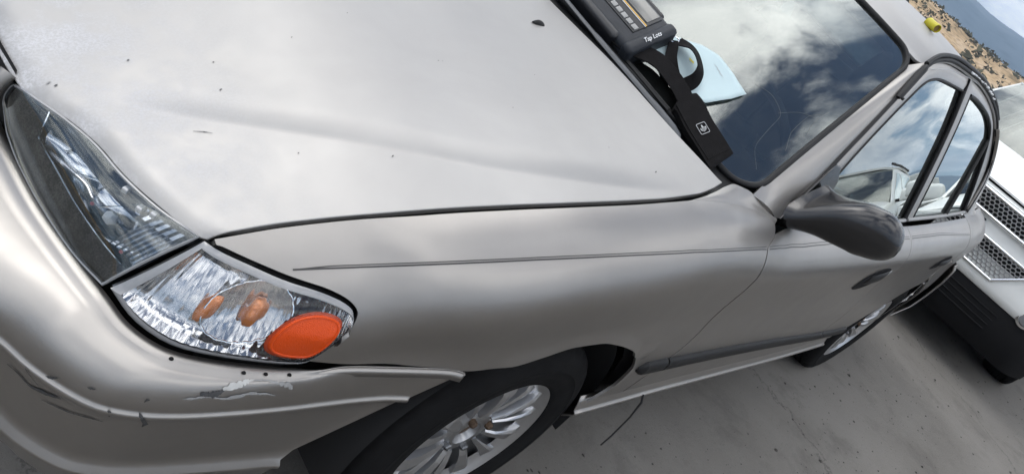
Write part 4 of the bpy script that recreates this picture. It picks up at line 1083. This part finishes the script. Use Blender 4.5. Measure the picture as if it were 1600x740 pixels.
# ================================================================ things lying on the windshield
def wsn(s, t, d=0.0):
    e = 1e-3; p = np.array(WSf(s, t)); ds = np.array(WSf(s+e, t))-p; dt = np.array(WSf(s, t+e))-p
    n = np.cross(ds, dt); n /= np.linalg.norm(n)
    if n[2] < 0: n = -n
    return p+n*d, n, ds/np.linalg.norm(ds), dt/np.linalg.norm(dt)
def text_mesh(txt, size, ext=.0003, shear=0.0):
    cu = bpy.data.curves.new('lettering', 'FONT'); cu.body = txt; cu.size = size; cu.extrude = ext; cu.align_x = 'CENTER'; cu.align_y = 'CENTER'; cu.shear = shear
    ob = bpy.data.objects.new('lettering', cu); C.objects.link(ob)
    bpy.context.view_layer.update()
    me = bpy.data.meshes.new_from_object(ob.evaluated_get(bpy.context.evaluated_depsgraph_get()))
    bpy.data.objects.remove(ob); return me
# ---- sheet of paper
Q = [(-.40, .06), (-.44, .16), (-.483, .217), (-.54, .258), (-.60, .272), (-.68, .268), (-.756, .248), (-.745, .19), (-.716, .108), (-.64, .092), (-.56, .082), (-.481, .07)]
def paperpt(s, t):
    p, n, _, _ = wsn(s, t, .0035+.004*math.sin(s*23)*math.sin(t*17)+.007*sm((-.66-s)/.1)); return tuple(p)
paper = disc('paper_sheet', dens(Q, .02), paperpt, 'paper_blue', None, rings=9, out=(-.4, 0, .9)); solid(paper, .0003, 0)
tag(paper, 'pale blue sheet of paper with a bent corner under a black strap', 'paper')
for k, (s, t, m_) in enumerate(((-.575, .185, 'yellow_plastic'), (-.63, .235, 'print_grey'), (-.645, .232, 'print_grey'), (-.66, .229, 'print_grey'), (-.615, .105, 'print_grey'))):
    p, n, u, v = wsn(s, t, .0062); 
    p0 = np.array(paperpt(s, t))+n*.0007
    L = .012 if k else .014; wd = .0008 if k else .003
    Vt = [p0+u*a*L/2+v*b*wd+u*b*.002 for a, b in ((-1, -1), (1, -1), (1, 1), (-1, 1))]
    mk('paper_mark', [tuple(x) for x in Vt], [(0, 1, 2, 3)], m_, paper, smooth=False)

# ---- rugged handheld printer with shoulder strap
b0, n0, u0, v0 = wsn(-.40, .135, 0.0)
E1 = np.array((.858, .10, .505)); E1 /= np.linalg.norm(E1)
E2 = np.array((-.06, .98, .19)); E2 -= E1*np.dot(E2, E1); E2 /= np.linalg.norm(E2)
E3 = np.cross(E1, E2); E3 *= np.sign(E3[2])
O3 = np.array((1.238, -.338, 1.030))            # middle of the near end of the upper face
DV = empty('handheld_printer', tuple(O3-E3*.06), 'dark grey rugged handheld unit with keys and screen, on a black shoulder strap', 'device')
def dloc(a, b, c): return O3+E1*a+E2*b+E3*c
DR = Matrix((E1, E2, E3)).transposed()
def dbox(name, c, d, m, parent, bev=.004, seg=3):
    return box(name, tuple(dloc(*c)), d, m, parent, bev, DR, seg)
case = dbox('case', (0, .135, -.032), (.150, .265, .058), 'device_rubber', DV, .017, 5)
dbox('end_bumper', (0, .006, -.031), (.158, .034, .064), 'device_rubber', DV, .014, 5)
dbox('grip', (-.070, .14, -.026), (.026, .20, .046), 'device_panel', DV, .011, 4)
dbox('grip', (.072, .14, -.030), (.020, .20, .050), 'device_panel', DV, .009, 4)
dbox('panel', (.012, .145, -.0045), (.092, .225, .008), 'device_panel', case, .002, 2)
dbox('screen', (.036, .140, -.001), (.042, .200, .005), 'device_screen', case, .0015, 2)
for k in range(8):
    dbox('key', (-.022, .043+.0185*k, -.0005), (.0135, .0155, .006), 'key_grey', case, .0015, 2)
dbox('stripe', (.0065, .135, .0005), (.0038, .205, .003), 'gold_strip', case, .0006, 1)
dbox('stripe', (.0035, .135, .0003), (.0016, .205, .0025), 'print_white', case, .0004, 1)
me = text_mesh('Tap Lots', .0150, .0004, .35); me.materials.append(MT['print_white'])
FN = np.array((-.446, -.345, .826)); FN /= np.linalg.norm(FN); FX = E1-FN*np.dot(E1, FN); FX /= np.linalg.norm(FX); FU = np.cross(FN, FX)
me.transform(Matrix.Translation((1.2345, -.3372, 1.0297))@Matrix.Translation(tuple(FN*.0016))@Matrix((FX, FU, FN)).transposed().to_4x4()); link('lettering', me, case)
# ring
rc, rn, ru, rv = wsn(-.492, .178, .016)
lathe_pts = [tuple(rc+ru*.010*math.cos(a)+rv*.010*math.sin(a)) for a in np.linspace(0, 2*math.pi, 20)]
tube('strap_ring', lathe_pts, .0018, 'chrome', DV, n=6, caps=False)
def strap(name, keys, width, th, m='webbing', tw=None):
    K = keyed(keys, 40); pts = np.array([wsn(s, t, d)[0] for s, t, d in K]); P = []
    for i in range(len(pts)):
        tg = pts[min(i+1, len(pts)-1)]-pts[max(i-1, 0)]; n = wsn(K[i][0], K[i][1])[1]
        sd = np.cross(tg, n); sd /= np.linalg.norm(sd)
        if tw is not None:
            a = tw(i/(len(pts)-1)); sd = sd*math.cos(a)+n*math.sin(a)
        wd = width(i/(len(pts)-1)) if callable(width) else width
        P.append([pts[i]+sd*wd*(j/4-.5) for j in range(5)])
    o = grid(name, P, m, DV, out=(-.4, 0, .9)); solid(o, th, th*.3, 0); return o
strap('strap', [(-.40, .03, .020), (-.455, .035, .022), (-.50, .055, .026), (-.55, .070, .028), (-.615, .066, .026), (-.69, .048, .022), (-.72, .04, .020)], .046, .003)
strap('strap_loop', [(-.492, .176, .014), (-.515, .150, .020), (-.545, .118, .020), (-.575, .100, .016), (-.61, .085, .010)], lambda u: .022+.012*u, .0025, tw=lambda u: -.3+.3*u)
strap('strap_loop', [(-.500, .184, .014), (-.54, .185, .028), (-.585, .172, .036), (-.63, .145, .034), (-.645, .115, .024), (-.64, .085, .012), (-.66, .07, .010)], lambda u: .034, .0025, tw=lambda u: .7*math.sin(math.pi*u))
pad = strap('shoulder_pad', [(-.675, .045, .016), (-.70, .043, .018), (-.76, .020, .020), (-.82, .003, .022), (-.868, -.012, .024), (-.878, -.014, .022)], lambda u: .078*min(1, .55+u*5, .75+(1-u)*4), .016)
pad2 = strap('pad_seam', [(-.69, .045, .0285), (-.76, .020, .0295), (-.86, -.008, .032)], .066, .0015)
# woven emblem on the pad
ec, en, eu, ev = wsn(-.778, .013, .0335)
ax = np.array(wsn(-.83, .0, .032)[0])-np.array(wsn(-.73, .03, .030)[0]); ax /= np.linalg.norm(ax); ay = np.cross(en, ax); ay /= np.linalg.norm(ay)
def ep(a, b, c=0): return tuple(ec+ax*a+ay*b+en*c)
rr_ = roundrect(-.0125, .0125, -.0125, .0125, (.003,)*4, 4)
tube('emblem', [ep(a, b) for a, b in rr_+[rr_[0]]], .0007, 'print_grey', pad, n=6, caps=False)
em = [(-.0085, 0), (-.006, .002), (-.004, .0018), (-.001, .0035), (-.003, .0085), (0, .0095), (.004, .007), (.0075, .003), (.0085, -.001), (.0065, -.005), (.003, -.0085), (-.002, -.0075), (-.0005, -.003), (-.004, -.0022), (-.0065, -.002)]
mk('emblem', [ep(a, b, .0004) for a, b in em], [tuple(range(len(em)))], 'print_grey', pad, smooth=False)
for k in range(4):
    mk('emblem_line', [ep(-.001+.0022*k, -.0075+.001*k, .0008), ep(.0000+.0022*k, -.0075+.001*k, .0008), ep(.0012+.0022*k, .007-.001*k, .0008), ep(.0002+.0022*k, .007-.001*k, .0008)], [(0, 1, 2, 3)], 'webbing', pad, smooth=False)

# ---- yellow tube end on the roof
ty = np.array((2.305, -.424, 0)); ty[2] = zd(2.305)+(zt_(2.305)-zd(2.305))*(1-(.424/(-G(2.305, zd(2.305))+.006))**2.6)-.002
yt = empty('yellow_tube', tuple(ty), 'short bright yellow plastic tube lying on the sedan roof', 'tube')
yb = lathe('tube_wall', [(.0115, -.026), (.0128, -.024), (.0135, .0), (.0150, .023), (.0158, .026), (.0130, .026), (.0118, .0), (.0105, -.024), (.0115, -.026)], 'yellow_plastic', yt, n=28)
fi = lathe('tube_core', [(.0001, -.018), (.0112, -.018)], 'brown_core', yt, n=20)
for o in (yb, fi):
    o.location = (0, 0, .0145); o.rotation_euler = (0, 0, R(-35))

# ---- bits of chipped windshield: two long cracks in the glass
def crack(keys):
    K = keyed(keys, 30); tube('glass_crack', [tuple(wsn(s, t, .0006)[0]) for s, t in K], .00022, 'crack_line', ws, n=4)
crack([(-.955, .09), (-.90, .15), (-.885, .22), (-.87, .30), (-.80, .33), (-.74, .31)])
crack([(-.86, .30), (-.90, .37), (-.94, .40)]); crack([(-.965, .22), (-.93, .30), (-.925, .38), (-.95, .44)]); crack([(-.97, .32), (-.95, .40), (-.955, .47)])
# ================================================================ white sport utility vehicles
def make_suv(name, loc, label, rz=0.0):
    T = empty(name, (0, 0, 0), label, 'suv')
    hy = lambda x: .925-.10*max(0, 1-x/.30)**2-.05*max(0, (x-4.3)/.3)**2
    def nose(y): return .02+.11*(abs(y)/.9)**2.2+.25*max(0, (abs(y)-.74)/.18)**2.4
    # front fascia: upper panel, bumper face
    P = []
    for y in np.linspace(-.915, .915, 61):
        P.append([(nose(y)+dx, y, z) for z, dx in ((.985, .05), (.97, .018), (.90, .012), (.80, .006), (.70, 0), (.60, -.012), (.545, -.015), (.505, -.006), (.490, .02))])
    fas = grid('front_fascia', P, 'white_paint', T, out=(-1, 0, 0), th=.01)
    P = []
    for y in np.linspace(-.905, .905, 61):
        P.append([(nose(y)+dx, y, z) for z, dx in ((.510, .012), (.47, .0), (.40, -.006), (.33, .0), (.26, .02), (.20, .06))])
    val = grid('lower_valance', P, 'matte_black', T, out=(-1, 0, 0), th=.01)
    for zc in (.44, .405, .37, .335):
        tube('valance_slat', [(nose(y)-.004, y, zc) for y in np.linspace(-.55, .55, 25)], .006, 'matte_black', val, n=6)
    # honeycomb grilles
    def grille(z0, z1, yh0, yh1, cz):
        def half(z): return yh0+(yh1-yh0)*(z-z0)/(z1-z0)
        P = [[(nose(s*half(z))-.004+.012*(z-.6), s*half(z), z) for z in np.linspace(z0, z1, 6)] for s in np.linspace(-1, 1, 31)]
        gb = grid('grille', P, 'dark_liner', T, out=(-1, 0, 0))
        V, F = [], []
        cw, chh = .031, .0205; row = 0; z = z0
        def add(p, q):
            p, q = np.array(p), np.array(q); d = q-p; L = np.linalg.norm(d)
            if L < 1e-6: return
            d /= L; n = np.cross(d, (1, 0, 0)); n /= np.linalg.norm(n); o = len(V)
            for c_ in (p, q):
                for a, b in ((-1, -1), (1, -1), (1, 1), (-1, 1)): V.append(tuple(c_+n*a*.0029+np.array((b*.004, 0, 0))))
            F.extend([(o, o+1, o+5, o+4), (o+1, o+2, o+6, o+5), (o+2, o+3, o+7, o+6), (o+3, o, o+4, o+7)])
        def pt(y, z):
            z = min(max(z, z0), z1); h = half(z); y = min(max(y, -h), h); return (nose(y)-.016+.012*(z-.6), y, z)
        while z < z1+chh:
            y = -.7+(cw/2 if row % 2 else 0)
            while y < .7:
                if abs(y) < half(min(max(z, z0), z1))+cw:
                    a = pt(y, z-chh*.33); b = pt(y, z+chh*.33); c_ = pt(y+cw/2, z+chh*.67); d_ = pt(y-cw/2, z+chh*.67)
                    add(a, b); add(b, c_); add(b, d_)
                y += cw
            z += chh; row += 1
        mk('grille_mesh', V, F, 'alloy', gb, smooth=False)
        Q = [(-half(z0), z0), (half(z0), z0), (half(z1), z1), (-half(z1), z1)]
        Qd = dens(Q, .03); pts = [(nose(y)-.016+.012*(z-.6), y, z) for y, z in Qd]; pts.append(pts[0])
        tube('grille_frame', pts, .011, 'chrome', gb, n=8, caps=False)
        return gb
    grille(.845, .955, .55, .62, 0); grille(.575, .745, .37, .52, 0)
    # bow shaped emblem on the body-colour bar
    em = [(-.10, -.012), (-.10, .022), (-.045, .022), (-.040, .034), (.045, .034), (.050, .022), (.11, .022), (.10, -.012), (.045, -.012), (.040, -.028), (-.045, -.028), (-.05, -.012)]
    e0 = mk('emblem', [(nose(y)-.008, y, .795+z) for y, z in em]+[(nose(y)+.01, y, .795+z) for y, z in em], [tuple(range(12))]+[(i, (i+1) % 12, 12+(i+1) % 12, 12+i) for i in range(12)], 'smoke_chrome', T, smooth=False)
    # headlights, fog lamps
    for sg in (-1, 1):
        P = [[(nose(y*sg)+.005+.22*u*u, sg*(.64+.275*u), z+.06*u) for z in np.linspace(.80, .94, 6)] for u, y in ((u, .64+.26*u) for u in np.linspace(0, 1, 12))]
        hl = grid('headlight', P, 'reflector_chrome', T, out=(-1, 0, 0)); 
        A = np.array(P); A[..., 0] -= .012; grid('lens', A, 'lamp_glass', hl, out=(-1, 0, 0))
        c0 = (nose(.66)-.012, sg*.66, .545)
        fo = lathe('fog_lamp', [(.0001, -.012), (.03, -.012), (.045, -.006), (.05, .01)], 'lamp_frame', T, n=24, axis='X', c=c0)
        lathe('fog_bezel', [(.048, -.008), (.062, -.004), (.066, .012)], 'chrome', fo, n=24, axis='X', c=c0)
    # hood
    P = []
    for s in np.linspace(-1, 1, 41):
        row = []
        for t in np.linspace(0, 1, 24):
            y = s*(.80+.06*t); x = nose(y)+.03+(1.02+.14*s*s-nose(y)-.03)*t
            z = .985+.135*t**.8+.05*(1-s*s)*math.sin(math.pi*min(1, t*.5+.15))-.03*abs(s)**6+.012*sm((abs(s)-.45)/.1)*sm((.8-abs(s))/.1)*(1-t*.5)
            row.append((x, y, z))
        P.append(row)
    hd = grid('hood', P, 'white_paint', T, out=(0, 0, 1), th=.012)
    for sg in (-1, 1):
        box('washer_nozzle', (.93, sg*.33, 1.135), (.03, .022, .016), 'black_plastic', hd, .004)
    # body sides
    for sg in (-1, 1):
        P = []
        for x in np.concatenate([np.linspace(.22, 1.1, 24), np.linspace(1.1, 4.55, 70)[1:]]):
            zt = 1.0+.10*min(1, (x-.2)/.9) if x < 1.1 else 1.10+.05*(x-1.1)/3.4; row = []
            zb = .34
            for cx in (.92, 3.62):
                if abs(x-cx) < .40: zb = max(zb, .36+math.sqrt(.40**2-(x-cx)**2))
            for t in np.linspace(0, 1, 14):
                z = zb+(zt-zb)*t; u = (z-.34)/(zt-.34)
                row.append((x, sg*(hy(x)-.03*(1-u)**2-.075*u**5), z))
            P.append(row)
        sd = grid('body_side', P, 'white_paint', T, out=(0, sg, 0), th=.01)
        for cx in (.92, 3.62):
            tube('arch_flare', [(cx+.41*math.cos(a), sg*.915, .36+.41*math.sin(a)) for a in np.linspace(-.1, math.pi+.1, 30)], .022, 'black_plastic', sd, n=6)
        tube('sill_trim', [(x, sg*.905, .345) for x in np.linspace(1.34, 3.2, 12)], .035, 'black_plastic', sd, n=8)
        for x0, x1 in ((1.28, 2.35), (2.40, 3.30)):
            tube('door_gap', [(x1, sg*(hy(x1)-.002), z) for z in np.linspace(.45, 1.08, 8)], .004, 'matte_black', sd, n=4)
            box('door_handle', (x1-.14, sg*.915, .98), (.16, .03, .03), 'chrome', sd, .008)
        # side glazing
        def sg_pt(x, u): 
            zb_ = 1.10+.05*(x-1.1)/3.4; zt2 = 1.56-.02*abs(x-2.3)-.10*max(0, (x-3.6))**2
            z = zb_+(zt2-zb_)*u; return (x, sg*(.855-.20*u), z)
        for x0, x1, sl0, sl1 in ((1.38, 2.34, .62, .02), (2.44, 3.28, .02, .02), (3.36, 4.18, .02, -.30)):
            P = [[sg_pt(x0+sl0*u+(x1+sl1*u-x0-sl0*u)*s, .06+.82*u) for u in np.linspace(0, 1, 6)] for s in np.linspace(0, 1, 10)]
            grid('side_window', P, 'suv_glass', T, out=(0, sg, .3))
        P = [[np.array(sg_pt(x0+sl*u, u))-np.array((0, sg*.006, 0)) for u in np.linspace(0, 1, 6)] for x0, sl in ((1.10, .70), (1.45, .62))]
        grid('pillar', P, 'white_paint', T, out=(0, sg, .3), th=.02)
        for x0, x1, sl0, sl1 in ((2.32, 2.46, .02, .02), (3.27, 3.38, .02, .02), (4.15, 4.5, -.30, -.45)):
            P = [[np.array(sg_pt(x+sl*u, u))-np.array((0, sg*.004, 0)) for u in np.linspace(0, 1, 6)] for x, sl in ((x0, sl0), (x1, sl1))]
            grid('pillar', P, 'white_paint', T, out=(0, sg, .3), th=.02)
        P = [[np.array(sg_pt(x, u))-np.array((0, sg*.004, 0)) for u in (.86, 1.0)] for x in np.linspace(1.78, 4.1, 14)]
        grid('window_rail', P, 'white_paint', T, out=(0, sg, .3), th=.02)
        tube('roof_rail', [(x, sg*.60, 1.645-.02*abs(x-2.7)) for x in np.linspace(1.9, 4.0, 14)], .018, 'black_plastic', T, n=8)
        mr_ = box('door_mirror', (1.50, sg*1.02, 1.16), (.10, .22, .15), 'white_paint', T, .035, None, 4)
        box('mirror_arm', (1.50, sg*.91, 1.11), (.06, .12, .04), 'black_plastic', mr_, .01)
    # windshield, roof, tail
    P = [[(1.02+.16*s*s+(.70-.06*s*s)*u, s*(.80-.17*u), 1.115+.475*u-.03*s*s+.03*math.sin(math.pi*u)) for u in np.linspace(0, 1, 12)] for s in np.linspace(-1, 1, 31)]
    wsd = grid('windshield', P, 'suv_glass', T, out=(-1, 0, 1))
    P2 = [[P[i][j] for i in range(31)] for j in (0, 11)]
    for row in P2: tube('windshield_seal', [tuple(np.array(q)+np.array((-.004, 0, .004))) for q in row], .014, 'rubber', wsd, n=6)
    P = [[(1.70+.10*s*s+(4.35-1.70-.1*s*s)*u, s*(.64+.02*math.sin(math.pi*u)), 1.60-.045*s*s*s*s+.05*math.sin(math.pi*min(1, u*.9+.1))-.06*u*u) for u in np.linspace(0, 1, 20)] for s in np.linspace(-1, 1, 21)]
    grid('roof', P, 'white_paint', T, out=(0, 0, 1), th=.03)
    P = [[(4.55+.03*u-.10*u*u-.18*max(0, u-.55), s*(.90-.10*max(0, u-.5)), .34+1.22*u) for u in np.linspace(0, 1, 14)] for s in np.linspace(-1, 1, 15)]
    grid('tailgate', P, 'white_paint', T, out=(1, 0, 0), th=.02)
    V, F = boxes([(.35, 4.3, -.60, .60, .26, .70), (1.3, 4.3, -.80, .80, .50, 1.00), (.25, 1.2, -.70, .70, .60, .93)])
    mk('underbody', V, F, 'dark_liner', T, smooth=False)
    for cx, sg, spin in ((.92, -1, .2), (3.62, -1, .9), (.92, 1, 1.4), (3.62, 1, .5)):
        c = copytree(wh, T); c.location = (cx, sg*.81, .345); c.scale = (1.185,)*3; c.rotation_euler = (0, spin, 0 if sg < 0 else math.pi)
    T.location = loc; T.rotation_euler = (0, 0, rz)
    return T
suv1 = make_suv('white_suv', (4.97, -.50, 0), 'white utility vehicle with two honeycomb grilles, parked nose-on behind the sedan', R(2))
suv2 = copytree(suv1); suv2.location = (6.3, -2.75, 0); suv2.rotation_euler = (0, 0, R(-4))
suv2['label'] = 'white utility vehicle mirrored in the sedan door glass'
# ================================================================ ground
m, t, p = mat('concrete')
co = N(t, 'ShaderNodeTexCoord')
def noise(sc, det, ro, dist=0):
    n = N(t, 'ShaderNodeTexNoise', i_Scale=sc, i_Detail=det, i_Roughness=ro, i_Distortion=dist); LK(t, co.outputs['Object'], n.inputs['Vector']); return n.outputs[0]
def rng(src, a, b, c, d):
    r = N(t, 'ShaderNodeMapRange'); LK(t, src, r.inputs[0])
    for i, v in enumerate((a, b, c, d)): r.inputs[i+1].default_value = v
    return r.outputs[0]
def mixc(fac, a, b):
    x = N(t, 'ShaderNodeMix', data_type='RGBA'); LK(t, fac, x.inputs['Factor'])
    for s_, v in ((6, a), (7, b)):
        if isinstance(v, tuple): x.inputs[s_].default_value = (*v, 1)
        else: LK(t, v, x.inputs[s_])
    return x.outputs[2]
c = mixc(rng(noise(.9, 6, .6, .5), .35, .65, 0, 1), (.124, .116, .106), (.170, .161, .149))
c = mixc(rng(noise(3.2, 9, .72, .25), .52, .72, 0, .55), c, (.062, .057, .052))
c = mixc(rng(noise(11, 8, .75), .56, .72, 0, .55), c, (.17, .163, .152))
c = mixc(rng(noise(90, 5, .7), .58, .75, 0, .6), c, (.05, .047, .044))
c = mixc(rng(noise(260, 3, .6), .60, .72, 0, .5), c, (.24, .235, .22))
vo = N(t, 'ShaderNodeTexVoronoi', feature='DISTANCE_TO_EDGE', i_Scale=.55); wv = N(t, 'ShaderNodeVectorMath', operation='ADD'); LK(t, co.outputs['Object'], wv.inputs[0])
nz_ = N(t, 'ShaderNodeTexNoise', i_Scale=2.2, i_Detail=8, i_Roughness=.7); LK(t, co.outputs['Object'], nz_.inputs['Vector'])
sc_ = N(t, 'ShaderNodeVectorMath', operation='SCALE'); LK(t, nz_.outputs['Color'], sc_.inputs[0]); sc_.inputs['Scale'].default_value = .45
LK(t, sc_.outputs[0], wv.inputs[1]); LK(t, wv.outputs[0], vo.inputs['Vector'])
c = mixc(rng(vo.outputs['Distance'], .0, .004, .5, 0), c, (.02, .019, .018))
LK(t, c, p.inputs['Base Color']); p.inputs['Roughness'].default_value = .85; p.inputs['Specular IOR Level'].default_value = .3
bp = N(t, 'ShaderNodeBump'); bp.inputs['Strength'].default_value = .5; bp.inputs['Distance'].default_value = .004
LK(t, noise(70, 9, .75), bp.inputs['Height']); LK(t, bp.outputs[0], p.inputs['Normal'])
g = mk('ground', [(-6000, -6000, 0), (6000, -6000, 0), (6000, 6000, 0), (-6000, 6000, 0)], [(0, 1, 2, 3)], 'concrete', smooth=False, kind='structure')

# ---- hills and mountains all round
def land(name, cols, vs):
    m, t, p = mat(name); co = N(t, 'ShaderNodeTexCoord')
    n1 = N(t, 'ShaderNodeTexNoise', i_Scale=vs, i_Detail=9, i_Roughness=.7); LK(t, co.outputs['Object'], n1.inputs['Vector'])
    n2 = N(t, 'ShaderNodeTexVoronoi', i_Scale=vs*9); LK(t, co.outputs['Object'], n2.inputs['Vector'])
    cr = N(t, 'ShaderNodeValToRGB'); LK(t, n1.outputs[0], cr.inputs[0])
    cr.color_ramp.elements[0].position = .36; cr.color_ramp.elements[0].color = (*cols[0], 1); cr.color_ramp.elements[1].position = .62; cr.color_ramp.elements[1].color = (*cols[2], 1)
    e = cr.color_ramp.elements.new(.5); e.color = (*cols[1], 1)
    mr = N(t, 'ShaderNodeMapRange'); LK(t, n2.outputs['Distance'], mr.inputs[0]); mr.inputs[1].default_value = .15; mr.inputs[2].default_value = .5; mr.inputs[3].default_value = .55; mr.inputs[4].default_value = 1.15
    sc = N(t, 'ShaderNodeVectorMath', operation='SCALE'); LK(t, cr.outputs[0], sc.inputs[0]); LK(t, mr.outputs[0], sc.inputs['Scale'])
    LK(t, sc.outputs[0], p.inputs['Base Color']); p.inputs['Roughness'].default_value = 1; p.inputs['Specular IOR Level'].default_value = .05
    return m
land('dry_hill', ((.16, .12, .07), (.36, .26, .155), (.40, .31, .22)), .05)
land('far_mountain', ((.035, .05, .06), (.06, .075, .085), (.10, .11, .115)), .0016)
from mathutils import noise as mn
def ridge(name, dist, depth, el, m, seed, nf, amp, nrow=26, na=420):
    P = []
    for i in range(na+1):
        az = -180+360*i/na; row = []
        e = el(az)
        for j in range(nrow):
            u = j/(nrow-1); d = dist+depth*u
            hh = math.tan(R(e))*(dist+depth)*(math.sin(u*math.pi/2)**.9)
            x, y = d*math.cos(R(az)), d*math.sin(R(az))
            nn = mn.fractal(Vector((x*nf, y*nf, seed)), 1.0, 2.0, 6)
            row.append((x, y, hh*(1+amp*nn*(1 if u < 1 else .6))+amp*.25*hh*nn-3*(1-u)**4))
        P.append(row)
    o = grid(name, P, m, None, out=(0, 0, 1)); o['kind'] = 'structure'; return o
ehill = pch([-180, -90, -50, -10, 8, 12, 14, 16, 18, 20, 24, 45, 90, 140, 180], [1.6, 1.8, 1.6, 1.5, 1.7, 1.95, 1.9, 2.0, 2.3, 2.5, 2.6, 2.4, 2, 1.6, 1.6])
efar = pch([-180, -120, -80, -50, -10, 8, 13, 16, 19, 25, 45, 80, 130, 180], [4.5, 4, 4.5, 5, 3.6, 3.4, 3.6, 3.4, 3.7, 4.6, 5.4, 4.5, 4, 4.5])

# ---- grit and litter on the ground
rs = random.Random(11); V, F = [], []
for k in range(1500):
    x = rs.uniform(.6, 6.0); y = -.80-abs(rs.gauss(0, 1.0)); r = min(.012, rs.lognormvariate(-6.0, .55)); o = len(V); a0 = rs.uniform(0, 6.3); el_ = rs.uniform(.5, 1.6)
    for i in range(5): V.append((x+r*el_*math.cos(a0+i*1.2566), y+r*math.sin(a0+i*1.2566), .0005))
    V.append((x+r*.2, y, r*rs.uniform(.3, .9)))
    F += [(o+i, o+(i+1) % 5, o+5) for i in range(5)]
simple('grit', (.045, .042, .038), .9, var=.5, vscale=60)
o = mk('ground_grit', V, F, 'grit', smooth=False, kind='stuff'); tag(o, 'dark grit and small litter scattered over the concrete', 'grit')
hillo = ridge('hill', 260, 160, ehill, 'dry_hill', 3.3, .012, .10)
ridge('mountain', 2600, 1500, efar, 'far_mountain', 8.1, .0012, .12)
# ---- scrub on the dry hill
simple('scrub_leaf', (.075, .07, .04), .9, var=.4, vscale=.4)
bpy.context.view_layer.update()
hm = hillo.data; rs = random.Random(5); V, F = [], []
vs_ = [v.co for v in hm.vertices]
for k in range(900):
    az = rs.uniform(4, 32); u = rs.random(); j = u*25; i = (az+180)/360*420
    i0 = int(i); j0 = min(24, int(j)); p = vs_[i0*26+j0].lerp(vs_[(i0+1)*26+j0], i-i0).lerp(vs_[i0*26+j0+1].lerp(vs_[(i0+1)*26+j0+1], i-i0), j-j0)
    r = rs.uniform(.35, 1.3)*(1.6 if rs.random() < .06 else 1)
    for q in range(4):
        c_ = p+Vector((rs.gauss(0, .4*r), rs.gauss(0, .4*r), r*rs.uniform(.2, .8))); o = len(V)
        for d_ in range(4): V.append(c_+Vector((rs.gauss(0, 1), rs.gauss(0, 1), rs.gauss(0, .8)))*.55*r)
        F += [(o, o+1, o+2), (o, o+2, o+3), (o, o+3, o+1), (o+1, o+3, o+2)]
o = mk('hill_scrub', V, F, 'scrub_leaf', smooth=False, kind='stuff'); tag(o, 'low dark scrub dotted over the dry tan hill', 'scrub')
# ---- the air
m = bpy.data.materials.new('air'); m.use_nodes = True; t = m.node_tree; t.nodes.clear()
vo = N(t, 'ShaderNodeVolumePrincipled'); vo.inputs['Density'].default_value = .00022; vo.inputs['Color'].default_value = (.55, .74, 1, 1); vo.inputs['Anisotropy'].default_value = .2
mo = N(t, 'ShaderNodeOutputMaterial'); LK(t, vo.outputs[0], mo.inputs['Volume']); MT['air'] = m
V, F = boxes([(-6100, 6100, -6100, 6100, -4.5, 520)])
o = mk('haze', V, F, 'air', smooth=False, kind='stuff')
tag(o, 'pale bluish air in front of the far mountains', 'haze')
